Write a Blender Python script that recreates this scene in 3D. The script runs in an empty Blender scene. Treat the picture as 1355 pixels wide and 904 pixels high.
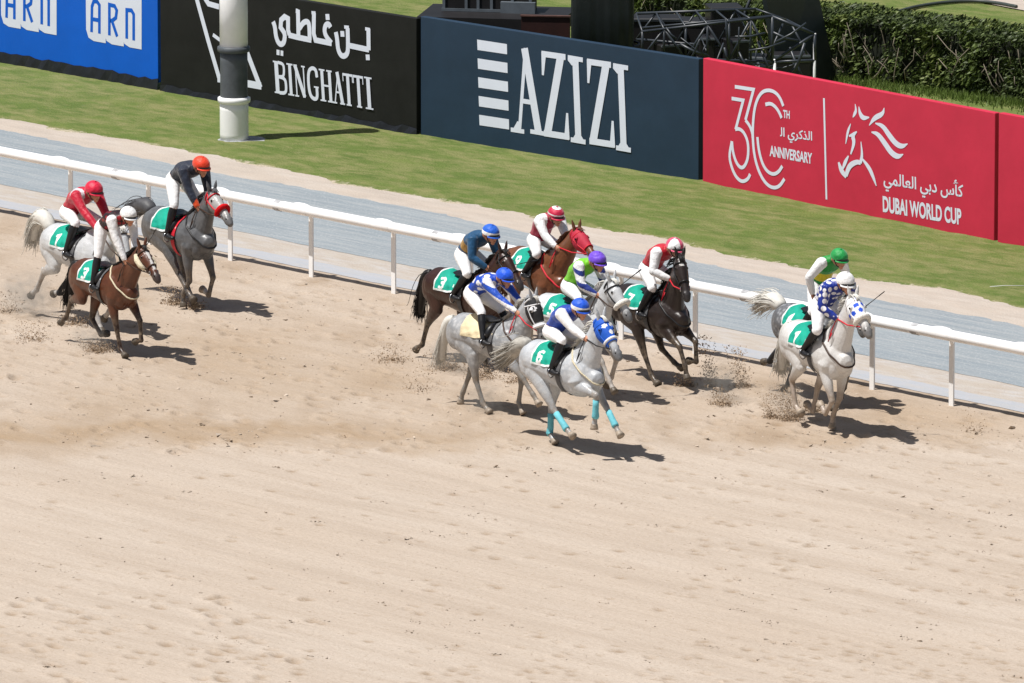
import bpy, bmesh, math, random
import numpy as np
from mathutils import Vector, Matrix, noise as mnoise
from mathutils.bvhtree import BVHTree
R = math.radians
random.seed(7); rng = np.random.default_rng(11)
S = bpy.context.scene; C = S.collection

# ------------------------------------------------------------------ camera, world, sun, exposure
IW, IH = 1355.0, 904.0
FPX = 12750.0; DIST = 150.0; PITCH = R(10.5)
CAM = Vector((0, -DIST*math.cos(PITCH), DIST*math.sin(PITCH)))
cd = bpy.data.cameras.new('camera'); co = bpy.data.objects.new('camera', cd); C.objects.link(co)
cd.sensor_width = 36; cd.lens = 36*FPX/IW; cd.clip_start = 1; cd.clip_end = 6000
co.location = CAM; co.rotation_euler = (math.pi/2-PITCH, 0, 0); S.camera = co
SUN_EL, SUN_AZ = R(67.5), R(248)          # azimuth clockwise from +Y, direction TOWARDS the sun
w = bpy.data.worlds.new('World'); S.world = w; w.use_nodes = True
nt = w.node_tree; sky = nt.nodes.new('ShaderNodeTexSky'); sky.sky_type = 'NISHITA'; sky.sun_disc = False
sky.sun_elevation = SUN_EL; sky.sun_rotation = SUN_AZ; sky.air_density = 1.3; sky.dust_density = 2.5
bg = nt.nodes['Background']; bg.inputs[1].default_value = 0.05; nt.links.new(sky.outputs[0], bg.inputs[0])
sl = bpy.data.lights.new('sun', 'SUN'); so = bpy.data.objects.new('sun', sl); C.objects.link(so)
sl.energy = 5.0; sl.angle = R(0.53); sl.color = (1.0, 0.97, 0.93)
sd = Vector((math.sin(SUN_AZ)*math.cos(SUN_EL), math.cos(SUN_AZ)*math.cos(SUN_EL), math.sin(SUN_EL)))
so.rotation_euler = sd.to_track_quat('Z', 'Y').to_euler(); so.location = sd*60
S.view_settings.view_transform = 'Standard'; S.view_settings.look = 'None'
S.view_settings.exposure = 0.13; S.view_settings.gamma = 1

def ray(px, py):
    d = Vector(((px-IW/2)/FPX, -(py-IH/2)/FPX, -1))
    return (co.rotation_euler.to_matrix() @ d).normalized()
def at(px, py, z=0.0):
    d = ray(px, py); t = (z-CAM.z)/d.z
    return CAM+d*t

# ------------------------------------------------------------------ object helpers
def mk(name, verts, faces, mats=None, parent=None, smooth=True, mi=None):
    m = bpy.data.meshes.new(name)
    m.from_pydata([tuple(v) for v in verts], [], [tuple(f) for f in faces])
    if mats is not None:
        for x in (mats if isinstance(mats, (list, tuple)) else [mats]): m.materials.append(x)
    if mi is not None: m.polygons.foreach_set('material_index', np.asarray(mi, dtype=np.int32))
    m.polygons.foreach_set('use_smooth', np.full(len(m.polygons), smooth)); m.update()
    o = bpy.data.objects.new(name, m); C.objects.link(o)
    if parent: o.parent = parent
    return o
def empty(name, loc=(0,0,0), rz=0.0):
    o = bpy.data.objects.new(name, None); C.objects.link(o); o.location = loc; o.rotation_euler = (0,0,rz)
    o.empty_display_size = .2; return o
def tag(o, label=None, cat=None, group=None, kind=None):
    if label: o['label'] = label
    if cat: o['category'] = cat
    if group: o['group'] = group
    if kind: o['kind'] = kind
    return o

class MB:
    def __init__(s): s.v = []; s.f = []; s.mi = []
    def add(s, v, f, mi=0):
        n = len(s.v); s.v += [tuple(x) for x in v]; s.f += [tuple(i+n for i in q) for q in f]; s.mi += [mi]*len(f)
    def box(s, c, d, rot=None, mi=0):
        c = Vector(c); M = rot if rot is not None else Matrix.Identity(3)
        v = [c+M@Vector((x*d[0]/2, y*d[1]/2, z*d[2]/2)) for x in (-1,1) for y in (-1,1) for z in (-1,1)]
        s.add(v, [(0,1,3,2),(4,6,7,5),(0,4,5,1),(2,3,7,6),(0,2,6,4),(1,5,7,3)], mi)
    def tube(s, pts, r, n=8, mi=0, cap=True):
        pts = [Vector(p) for p in pts]; rs = r if isinstance(r, (list, tuple)) else [r]*len(pts)
        V = []; F = []
        ref = None
        for i, p in enumerate(pts):
            t = (pts[min(i+1, len(pts)-1)]-pts[max(i-1, 0)]).normalized()
            if ref is None:
                ref = Vector((0,0,1)) if abs(t.z) < .9 else Vector((1,0,0))
            a = t.cross(ref).normalized(); b = a.cross(t).normalized(); ref = b
            for k in range(n):
                th = 2*math.pi*k/n; V.append(p+(a*math.cos(th)+b*math.sin(th))*rs[i])
        for i in range(len(pts)-1):
            for k in range(n):
                F.append((i*n+k, i*n+(k+1)%n, (i+1)*n+(k+1)%n, (i+1)*n+k))
        if cap:
            F.append(tuple(range(n))[::-1]); F.append(tuple((len(pts)-1)*n+k for k in range(n)))
        s.add(V, F, mi)
    def ball(s, c, r, nu=12, nv=8, mi=0, rot=None):
        c = Vector(c); r = r if hasattr(r, '__len__') else (r, r, r); M = rot if rot is not None else Matrix.Identity(3)
        V = [c+M@Vector((0,0,r[2]))]
        for j in range(1, nv):
            ph = math.pi*j/nv
            for i in range(nu):
                th = 2*math.pi*i/nu
                V.append(c+M@Vector((r[0]*math.sin(ph)*math.cos(th), r[1]*math.sin(ph)*math.sin(th), r[2]*math.cos(ph))))
        V.append(c+M@Vector((0,0,-r[2]))); F = []
        for i in range(nu): F.append((0, 1+i, 1+(i+1)%nu))
        for j in range(nv-2):
            for i in range(nu):
                a = 1+j*nu+i; b = 1+j*nu+(i+1)%nu; F.append((a, a+nu, b+nu, b))
        e = len(V)-1; o = 1+(nv-2)*nu
        for i in range(nu): F.append((e, o+(i+1)%nu, o+i))
        s.add(V, F, mi)
    def build(s, name, mats, parent=None, smooth=True): return mk(name, s.v, s.f, mats, parent, smooth, s.mi)

# ------------------------------------------------------------------ materials
def lin(c):
    return tuple((x/255/12.92 if x/255 <= .04045 else ((x/255+.055)/1.055)**2.4) for x in c)
def new_mat(name):
    m = bpy.data.materials.new(name); m.use_nodes = True
    return m, m.node_tree, m.node_tree.nodes['Principled BSDF']
_mc = {}
def mat(name, col, rough=.6, var=.12, scale=6.0, spec=.4, bump=0.0, bscale=40.0, metal=0.0, stretch=None, sheen=0.0):
    if name in _mc: return _mc[name]
    m, t, b = new_mat(name); L = t.links
    tc = t.nodes.new('ShaderNodeTexCoord'); src = tc.outputs['Object']
    if stretch:
        mp = t.nodes.new('ShaderNodeMapping'); mp.inputs['Scale'].default_value = stretch
        L.new(src, mp.inputs[0]); src = mp.outputs[0]
    n = t.nodes.new('ShaderNodeTexNoise'); n.inputs['Scale'].default_value = scale; n.inputs['Detail'].default_value = 6
    n.inputs['Roughness'].default_value = .65; L.new(src, n.inputs['Vector'])
    cr = t.nodes.new('ShaderNodeValToRGB'); L.new(n.outputs[0], cr.inputs[0])
    cr.color_ramp.elements[0].position = .3; cr.color_ramp.elements[1].position = .7
    cr.color_ramp.elements[0].color = tuple(x*(1-var) for x in col)+(1,)
    cr.color_ramp.elements[1].color = tuple(min(1, x*(1+var)) for x in col)+(1,)
    L.new(cr.outputs[0], b.inputs['Base Color'])
    b.inputs['Roughness'].default_value = rough; b.inputs['Specular IOR Level'].default_value = spec
    b.inputs['Metallic'].default_value = metal
    if sheen: b.inputs['Sheen Weight'].default_value = sheen
    if bump:
        n2 = t.nodes.new('ShaderNodeTexNoise'); n2.inputs['Scale'].default_value = bscale; n2.inputs['Detail'].default_value = 5
        L.new(src, n2.inputs['Vector'])
        bp = t.nodes.new('ShaderNodeBump'); bp.inputs['Strength'].default_value = 1; bp.inputs['Distance'].default_value = bump
        L.new(n2.outputs[0], bp.inputs['Height']); L.new(bp.outputs[0], b.inputs['Normal'])
    _mc[name] = m; return m

M_white = mat('white_plastic', (.87,.87,.87), .35, .05, 3)
M_black = mat('black_leather', (.012,.012,.014), .4, .3, 8)
M_skin = mat('skin', lin((196,140,112)), .55, .12, 12)
M_hoof = mat('hoof_horn', (.10,.08,.06), .5, .35, 18)
M_hoofpale = mat('hoof_horn_pale', (.33,.27,.21), .5, .35, 18)
M_eye = mat('eye_dark', (.006,.005,.004), .12, .1, 5)
M_steel = mat('steel', (.5,.5,.52), .3, .1, 5, metal=1)

# ------------------------------------------------------------------ track frame: X along the rail (to the right), Y away from the camera
A0 = at(305, 345); A1 = at(1259, 537)
RD = (A1-A0).normalized(); RANG = math.atan2(RD.y, RD.x); RN = Vector((-RD.y, RD.x, 0))
def tn(p): d = Vector(p)-A0; return d.dot(RD), d.dot(RN)
def wt(t, n, z=0.0): q = A0+RD*t+RN*n; return Vector((q.x, q.y, z))

# ------------------------------------------------------------------ ground
def ground_frame(o): o.location = (A0.x, A0.y, 0); o.rotation_euler = (0,0,RANG)

def noise2(x, y, seed, octs=4, rough=.5):
    """value noise fbm in numpy"""
    out = np.zeros_like(x, dtype=np.float64); amp = 1.0; tot = 0
    for k in range(octs):
        r = np.random.default_rng(seed+k*17); T = r.random((256,256))
        xi = np.floor(x).astype(int); yi = np.floor(y).astype(int); fx = x-xi; fy = y-yi
        fx = fx*fx*(3-2*fx); fy = fy*fy*(3-2*fy)
        a = T[xi & 255, yi & 255]; b = T[(xi+1) & 255, yi & 255]; c = T[xi & 255, (yi+1) & 255]; d = T[(xi+1) & 255, (yi+1) & 255]
        out += amp*((a*(1-fx)+b*fx)*(1-fy)+(c*(1-fx)+d*fx)*fy-.5); tot += amp
        amp *= rough; x = x*2.03+7.1; y = y*2.03+3.7
    return out/tot*2

def sand_material():
    m, t, b = new_mat('track_sand'); L = t.links; N = t.nodes
    tc = N.new('ShaderNodeTexCoord'); at_ = N.new('ShaderNodeAttribute'); at_.attribute_name = 'churn'
    def noise(scale, stretch=None, det=6, rough=.6):
        n = N.new('ShaderNodeTexNoise'); n.inputs['Scale'].default_value = scale; n.inputs['Detail'].default_value = det
        n.inputs['Roughness'].default_value = rough
        s = tc.outputs['Object']
        if stretch:
            mp = N.new('ShaderNodeMapping'); mp.inputs['Scale'].default_value = stretch; L.new(s, mp.inputs[0]); s = mp.outputs[0]
        L.new(s, n.inputs['Vector']); return n.outputs[0]
    def mix(f, a, c, blend='MIX'):
        x = N.new('ShaderNodeMix'); x.data_type = 'RGBA'; x.blend_type = blend
        if isinstance(f, float): x.inputs[0].default_value = f
        else: L.new(f, x.inputs[0])
        for i, v in ((6, a), (7, c)):
            if isinstance(v, tuple): x.inputs[i].default_value = v+(1,)
            else: L.new(v, x.inputs[i])
        return x.outputs[2]
    def ramp(f, p0, p1):
        r = N.new('ShaderNodeMapRange'); r.inputs[1].default_value = p0; r.inputs[2].default_value = p1; L.new(f, r.inputs[0]); return r.outputs[0]
    pale = (.47,.392,.32); tan = (.352,.258,.172); dark = (.27,.195,.13)
    base = mix(ramp(noise(.35, (.4,1,1)), .35, .65), pale, (.495,.425,.358))
    base = mix(ramp(noise(1.1, (.18,1.6,1)), .42, .68), base, (.42,.348,.283))
    sep = N.new('ShaderNodeSeparateColor'); L.new(at_.outputs['Color'], sep.inputs[0])
    tanv = mix(ramp(noise(1.6, (.5,1.2,1)), .35, .7), tan, (.392,.305,.225))
    base = mix(sep.outputs[0], base, tanv)
    base = mix(sep.outputs[1], base, dark)
    base = mix(ramp(noise(24, (.55,1,1), 5, .75), .47, .70), base, mix(.42, base, dark))
    base = mix(ramp(noise(42, (.6,1.3,1), 3, .8), .52, .66), base, mix(.36, base, dark))
    base = mix(ramp(noise(60, None, 3), .6, .8), base, (.53,.46,.39))
    hl = noise(9, (.06,1.0,1), 5, .7); dk = ramp(hl, .56, .70); dkm = N.new('ShaderNodeMath'); dkm.operation = 'MULTIPLY'; L.new(dk, dkm.inputs[0]); dkm.inputs[1].default_value = .42
    base = mix(dkm.outputs[0], base, mix(.55, base, dark))
    sp_ = noise(16, (.5,1,1), 3, .6); base = mix(ramp(sp_, .64, .72), base, mix(.65, base, dark))
    L.new(base, b.inputs['Base Color']); b.inputs['Roughness'].default_value = .95; b.inputs['Specular IOR Level'].default_value = .15
    h1 = noise(7, (.6,1,1), 6, .7); h2 = noise(35, None, 5, .7)
    ad = N.new('ShaderNodeMath'); ad.operation = 'MULTIPLY_ADD'; L.new(h2, ad.inputs[0]); ad.inputs[1].default_value = .35; L.new(h1, ad.inputs[2])
    bp = N.new('ShaderNodeBump'); bp.inputs['Strength'].default_value = .9; bp.inputs['Distance'].default_value = .022
    L.new(ad.outputs[0], bp.inputs['Height']); L.new(bp.outputs[0], b.inputs['Normal'])
    return m
M_sand = sand_material()

# far ground sheet, reaching the horizon
g = mk('ground', [(-3000,-3000,-.16),(3000,-3000,-.16),(3000,3000,-.16),(-3000,3000,-.16)], [(0,1,2,3)], mat('far_sand', (.52,.42,.32), .95, .1, .2, .1)); tag(g, kind='structure')
ground_frame(g)

# churn boundary points (ground Y as function of x) from where the disturbed sand ends
def sand_track():
    e = -.62                                      # camera-side strip edge kept behind the feet line is n=+.25
    t0, t1, n0, n1 = -16.0, 34.0, -34.0, 1.2
    st = .05
    T = np.arange(t0, t1+st, st); Nn = np.arange(n0, n1+.045, .045)
    TT, NN = np.meshgrid(T, Nn, indexing='ij')
    X = A0.x+RD.x*TT+RN.x*NN; Y = A0.y+RD.y*TT+RN.y*NN
    # boundary in world Y
    bx = [at(px, py).x for px, py in ((-80,600),(250,597),(450,590),(620,604),(800,606),(1000,598),(1200,588),(1450,572))]
    by = [at(px, py).y for px, py in ((-80,600),(250,597),(450,590),(620,604),(800,606),(1000,598),(1200,588),(1450,572))]
    B = np.interp(X, bx, by)+noise2(X*.9, Y*.25, 5)*1.2+noise2(X*4, Y*1.2, 6)*.35
    churn = np.clip((Y-B)/.9+.5, 0, 1); churn = churn*churn*(3-2*churn)
    edge = np.clip((NN+.55+noise2(X*.7, Y*.7, 8)*.3)/.5, 0, 1)         # near the rail foot: paler, flatter
    H = noise2(TT*1.3, NN*2.4, 21, 4)*.010*(.35+.65*churn)+noise2(TT*4.5, NN*6.5, 22, 3)*.009*(.18+.82*churn)
    H += noise2(TT*.45, NN*9.0, 23, 3)*.006*(1-churn*.6)               # harrow lines
    dark = np.zeros_like(H)
    r = np.random.default_rng(3)
    def prints(n, fn, depth, size, dk):
        for _ in range(n):
            p = fn()
            if p is None: continue
            t, nn = p
            i0 = int((t-t0)/st); j0 = int((nn-n0)/.045); k = 9
            if i0 < k or j0 < k or i0 >= len(T)-k or j0 >= len(Nn)-k: continue
            sl = (slice(i0-k, i0+k+1), slice(j0-k, j0+k+1))
            a = r.uniform(-.5,.5); ca, sa = math.cos(a), math.sin(a); s = size*r.uniform(.7,1.3)
            dx = TT[sl]-t; dy = NN[sl]-nn; u = (dx*ca+dy*sa)/(s*1.35); v = (-dx*sa+dy*ca)/s
            d2 = u*u+v*v; dp = depth*r.uniform(.5,1.2)
            H[sl] += -dp*np.exp(-d2*1.6)+dp*.75*np.exp(-((np.sqrt(d2)-1.5)**2)*3.0)*(.5+.5*np.clip(-u+.2, -1, 1))
            dark[sl] = np.maximum(dark[sl], dk*r.uniform(.4,1)*np.exp(-d2*1.3))
    def pick(pxr, pyr):
        def f():
            p = at(r.uniform(*pxr), r.uniform(*pyr)); return tn(p)
        return f
    prints(260, pick((-60,1400), (600,910)), .020, .060, .95)
    prints(130, pick((900,1400), (560,800)), .020, .060, .95)
    prints(120, pick((-60,420), (790,910)), .030, .080, 1.0)
    prints(130, pick((540,1400), (850,910)), .020, .058, .9)
    prints(900, pick((-60,1400), (330,600)), .034, .080, .6)
    lane = noise2(X*1.3, Y*.55, 31, 4); lane2 = noise2(X*.5, Y*.35, 32, 3)
    dark = np.clip(dark+churn*np.clip(lane-.18, 0, 1)*.9, 0, 1)
    # the dug lane along the edge of the churned sand
    dlane = np.clip(1-np.abs(Y-(B+1.5))/1.35, 0, 1)*churn*np.clip((3.0-X)/6, 0, 1)
    dark = np.clip(dark*(1-dlane*.6)+dlane*.10, 0, 1)
    churn2 = np.clip(np.maximum(churn*(.36+.55*lane2), dlane*1.25), 0, 1)*(1-.35*edge)
    H *= (1-.6*edge); H = H*np.clip((.45-NN)/.3,0,1)
    nT, nN = TT.shape
    V = np.stack([TT, NN, H], -1).reshape(-1,3)
    idx = np.arange(nT*nN).reshape(nT, nN)
    F = np.stack([idx[:-1,:-1], idx[1:,:-1], idx[1:,1:], idx[:-1,1:]], -1).reshape(-1,4)
    # keep only what the camera neighbourhood needs
    fx = X[:-1,:-1].reshape(-1); fy = Y[:-1,:-1].reshape(-1)
    keep = (np.abs(fx) < 13.5) & (fy > -30) & (fy < 26)
    F = F[keep]
    used = np.zeros(len(V), bool); used[F.reshape(-1)] = True; mp = np.cumsum(used)-1
    V = V[used]; F = mp[F]
    m = bpy.data.meshes.new('sand_track')
    m.vertices.add(len(V)); m.vertices.foreach_set('co', V.reshape(-1))
    m.loops.add(F.size); m.loops.foreach_set('vertex_index', F.reshape(-1).astype(np.int32))
    m.polygons.add(len(F)); m.polygons.foreach_set('loop_start', np.arange(0, F.size, 4, dtype=np.int32))
    m.update(calc_edges=True); m.polygons.foreach_set('use_smooth', np.ones(len(F), bool))
    ca = m.color_attributes.new('churn', 'FLOAT_COLOR', 'POINT')
    col = np.zeros((len(V),4)); col[:,0] = churn2.reshape(-1)[used]; col[:,1] = dark.reshape(-1)[used]; col[:,3] = 1
    ca.data.foreach_set('color', col.reshape(-1)); m.materials.append(M_sand)
    o = bpy.data.objects.new('sand_track', m); C.objects.link(o); ground_frame(o); tag(o, kind='structure')
sand_track()
def clods():
    r = np.random.default_rng(77); V = []; F = []
    def add(p, s):
        q = len(V); d = [Vector(r.normal(size=3)).normalized()*s*r.uniform(.6,1.3) for _ in range(5)]
        for e in d: V.append((p.x+e.x*1.2, p.y+e.y*1.2, max(-.01, .55*e.z+s*.25)))
        F.extend([(q,q+1,q+2),(q,q+2,q+3),(q,q+3,q+1),(q+1,q+3,q+2),(q+1,q+4,q+2),(q+2,q+4,q+3),(q+3,q+4,q+1)])
    for _ in range(1700): add(at(r.uniform(-30,1390), r.uniform(560,915)), r.exponential(.005)+.006)
    for _ in range(3600):
        p = at(r.uniform(-30,1390), r.uniform(300,600))
        if tn(p)[1] < -.1: add(p, r.exponential(.009)+.008)
    for _ in range(170):
        c = at(r.uniform(-30,1390), r.uniform(400,915))
        if tn(c)[1] > -.3: continue
        for k in range(r.integers(5,16)): add(c+RD*r.normal(0,.10)+RN*r.normal(0,.05), r.exponential(.008)+.007)
    o = mk('sand_clods', V, F, mat('loose_sand_clod', (.43,.355,.285), .95, .3, 3, .1), smooth=False); tag(o, 'small loose clods of sand strewn over the track', 'sand clods', kind='stuff')
clods()

def strip(name, n0, n1, z, m, t0=-40, t1=60, wob0=0.0, wob1=0.0, st=.12, seed=1, bumpy=0.0, ny=2):
    T = np.arange(t0, t1+st, st); cols = []
    a = n0+noise2(T*.6, T*0+.3, seed, 4)*wob0+noise2(T*5, T*0+.3, seed+3, 3)*wob0*.35
    c = n1+noise2(T*.6, T*0+.7, seed+9, 4)*wob1+noise2(T*5, T*0+.7, seed+5, 3)*wob1*.35
    V = []
    for k in range(ny):
        f = k/(ny-1); n = a*(1-f)+c*f
        h = z+noise2(T*1.2, n*2.0, seed+40, 4)*bumpy
        V.append(np.stack([T, n, h], -1))
    V = np.stack(V, 1).reshape(-1,3); q = len(T)
    F = [(i*ny+k, (i+1)*ny+k, (i+1)*ny+k+1, i*ny+k+1) for i in range(q-1) for k in range(ny-1)]
    o = mk(name, V, F, m); ground_frame(o); tag(o, kind='structure'); return o

def layered(name, cols, rough=.95, scale=2.0, stretch=(.12,1,1), bump=.01, bscale=30, fine=40, finec=None, spec=.15, edge=None):
    """several stretched noise layers over a base colour"""
    m, t, b = new_mat(name); L = t.links; N = t.nodes; tc = N.new('ShaderNodeTexCoord')
    mp = N.new('ShaderNodeMapping'); mp.inputs['Scale'].default_value = stretch; L.new(tc.outputs['Object'], mp.inputs[0])
    prev = None
    for k, c in enumerate(cols):
        if prev is None: prev = c; continue
        n = N.new('ShaderNodeTexNoise'); n.inputs['Scale'].default_value = scale*(1.9**k); n.inputs['Detail'].default_value = 7; n.inputs['Roughness'].default_value = .65
        mp2 = N.new('ShaderNodeMapping'); mp2.inputs['Location'].default_value = (k*3.1, k*7.7, k); L.new(mp.outputs[0], mp2.inputs[0]); L.new(mp2.outputs[0], n.inputs['Vector'])
        r = N.new('ShaderNodeMapRange'); r.inputs[1].default_value = .42; r.inputs[2].default_value = .66; L.new(n.outputs[0], r.inputs[0])
        x = N.new('ShaderNodeMix'); x.data_type = 'RGBA'; L.new(r.outputs[0], x.inputs[0])
        if isinstance(prev, tuple): x.inputs[6].default_value = prev+(1,)
        else: L.new(prev, x.inputs[6])
        x.inputs[7].default_value = c+(1,); prev = x.outputs[2]
    n = N.new('ShaderNodeTexNoise'); n.inputs['Scale'].default_value = fine; n.inputs['Detail'].default_value = 4; L.new(tc.outputs['Object'], n.inputs['Vector'])
    r = N.new('ShaderNodeMapRange'); r.inputs[1].default_value = .55; r.inputs[2].default_value = .8; L.new(n.outputs[0], r.inputs[0])
    x = N.new('ShaderNodeMix'); x.data_type = 'RGBA'; L.new(r.outputs[0], x.inputs[0]); L.new(prev, x.inputs[6]); x.inputs[7].default_value = (finec or cols[-1])+(1,)
    res = x.outputs[2]
    if edge:
        a = N.new('ShaderNodeAttribute'); a.attribute_name = 'edge'; n3 = N.new('ShaderNodeTexNoise'); n3.inputs['Scale'].default_value = 5; n3.inputs['Detail'].default_value = 8; n3.inputs['Roughness'].default_value = .75; L.new(tc.outputs['Object'], n3.inputs['Vector'])
        ad = N.new('ShaderNodeMath'); ad.operation = 'MULTIPLY_ADD'; L.new(a.outputs['Fac'], ad.inputs[0]); ad.inputs[1].default_value = .62; L.new(n3.outputs[0], ad.inputs[2])
        r3 = N.new('ShaderNodeMapRange'); r3.inputs[1].default_value = .86; r3.inputs[2].default_value = 1.02; L.new(ad.outputs[0], r3.inputs[0])
        x3 = N.new('ShaderNodeMix'); x3.data_type = 'RGBA'; L.new(r3.outputs[0], x3.inputs[0]); L.new(res, x3.inputs[6]); x3.inputs[7].default_value = edge+(1,); res = x3.outputs[2]
    L.new(res, b.inputs['Base Color']); b.inputs['Roughness'].default_value = rough; b.inputs['Specular IOR Level'].default_value = spec
    n2 = N.new('ShaderNodeTexNoise'); n2.inputs['Scale'].default_value = bscale; n2.inputs['Detail'].default_value = 6; L.new(tc.outputs['Object'], n2.inputs['Vector'])
    bp = N.new('ShaderNodeBump'); bp.inputs['Distance'].default_value = bump; L.new(n2.outputs[0], bp.inputs['Height']); L.new(bp.outputs[0], b.inputs['Normal'])
    return m

def nof(px, py): return tn(at(px, py))[1]
n_kerb0 = nof(412, 357); n_sand1 = nof(412, 347); n_road0 = nof(412, 326); n_road1 = nof(650, 298); n_grass = nof(650, 279)
M_road = layered('service_road_surface', [(.235,.268,.292),(.27,.302,.322),(.215,.247,.272),(.31,.33,.34)],   .9, 1.0, (.10,1.6,1), .003, 40, 25, (.43,.45,.46))
M_verge = layered('pale_compacted_sand', [(.45,.385,.325),(.47,.42,.37),(.40,.345,.295)], .95, 1.2, (.25,1,1), .012, 22, 30, (.52,.46,.40))
M_edge = layered('track_edge_sand', [(.42,.375,.325),(.44,.42,.405),(.385,.33,.28)], .95, 2.2, (.25,1,1), .012, 25, 30, (.48,.44,.40))
M_kerb = layered('kerb_concrete', [(.38,.39,.42),(.41,.39,.37),(.35,.37,.40)], .8, 3, (.3,1,1), .004, 40, 40, (.46,.46,.46))
M_grass = layered('mown_grass', [(.112,.158,.038),(.150,.185,.052),(.092,.135,.032),(.215,.212,.088)], .95, .55, (.45,1,1), .03, 26, 55, (.075,.11,.025), edge=(.47,.40,.31))
strip('verge', n_road1-.6, n_grass+.5, .004, M_verge, wob0=.0, wob1=.0, bumpy=.002, ny=6, seed=3)
strip('service_road', n_road0, n_road1, .008, M_road, wob0=.07, wob1=.22, ny=4, seed=11, bumpy=.0008)
strip('track_edge', n_sand1, n_road0+.4, .003, M_edge, wob0=0.06, wob1=.0, ny=4, seed=14, bumpy=.0015)
strip('kerb', n_kerb0, n_sand1+.05, .006, M_kerb, wob0=.08, wob1=0.1, ny=2, seed=15)

def lawn_edge(T): return n_grass+noise2(T*.30, T*0+.2, 61, 3)*.40+noise2(T*2.2, T*0+.2, 62, 3)*.05
def turf():
    T = np.arange(-60, 60, .14); Nn = np.concatenate([np.arange(0, 8, .14), np.arange(8, 30, .35), np.arange(30, 120, 3.0)])
    TT, NN = np.meshgrid(T, Nn, indexing='ij')
    e = lawn_edge(TT)
    NN2 = e+NN
    H = .03+noise2(TT*2.2, NN2*2.2, 63, 4)*.018+.05*np.clip(NN/.7,0,1)-.04
    H[:,0] = .0
    V = np.stack([TT, NN2, H], -1).reshape(-1,3); a, b_ = TT.shape; idx = np.arange(a*b_).reshape(a,b_)
    F = np.stack([idx[:-1,:-1], idx[1:,:-1], idx[1:,1:], idx[:-1,1:]], -1).reshape(-1,4)
    o = mk('lawn', V, F, M_grass); ground_frame(o)
    ca = o.data.color_attributes.new('edge', 'FLOAT_COLOR', 'POINT'); k = np.clip(1-NN/.6, 0, 1).reshape(-1); ca.data.foreach_set('color', np.stack([k,k,k,k*0+1], -1).reshape(-1)); tag(o, kind='structure')
turf()
# sandy path far behind the hedge, upper right
p = [at(1262,0), at(1356,18), at(1500,36), at(1500,-40), at(1262,-60)]
o = mk('path', [(q.x,q.y,.06) for q in p], [tuple(range(5))], M_verge, smooth=False); tag(o, kind='structure')

# ------------------------------------------------------------------ running rail
def running_rail():
    root = empty('running_rail', wt(0,0), RANG)
    tag(root, 'long white running rail on slim posts along the edge of the sand track', 'rail')
    L0, L1 = -8.5, 34.0; zr = 1.125; nr = -.21
    mb = MB(); k = 20; V = []; F = []
    xs = np.arange(L0, L1, .5)
    for x in xs:
        for i in range(k):
            th = 2*math.pi*i/k
            V.append((x, nr+.092*math.cos(th), zr+.083*math.sin(th)))
    for i in range(len(xs)-1):
        for j in range(k): F.append((i*k+j, i*k+(j+1)%k, (i+1)*k+(j+1)%k, (i+1)*k+j))
    mb.add(V, F); mb.build('top_rail', M_white, root)
    px = [-12, 94, 197, 305, 412, 521, 623, 724, 822, 920, 1033, 1154, 1259, 1368, 1478]
    for k_, x in enumerate(px):
        y = 345+(x-305)*(537-345)/(1259-305)
        t, n = tn(at(x, y))
        m = MB(); m.box((t, 0, .49), (.095, .026, 1.0)); m.tube([(t,0,.96),(t,-.02,1.03),(t,-.10,1.075),(t,-.19,1.09)], .032, 8)
        m.build('post', M_white, root, smooth=False)
        c = MB(); V = []; F = []; prof = [(-.20,1.02),(-.13,1.22),(-.05,1.34),(.05,1.34),(.13,1.22),(.20,1.02)]
        for (dx, s) in prof:
            for i in range(k):
                th = 2*math.pi*i/k; V.append((t+dx, nr+.094*(1+(s-1)*.35)*math.cos(th), zr+.084*(s if math.sin(th) > 0 else 1.03)*math.sin(th)))
        for i in range(len(prof)-1):
            for j in range(k): F.append((i*k+j, i*k+(j+1)%k, (i+1)*k+(j+1)%k, (i+1)*k+j))
        c.add(V, F); c.build('bracket', M_white, root)
        if k_ % 2 == 0:
            c = MB(); c.tube([(t-.62,nr,zr-.002),(t-.48,nr,zr-.002)], .0895, 20, 0, False); c.build('joint', mat('worn_joint', (.42,.42,.43), .6, .35, 14), root)
running_rail()

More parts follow.
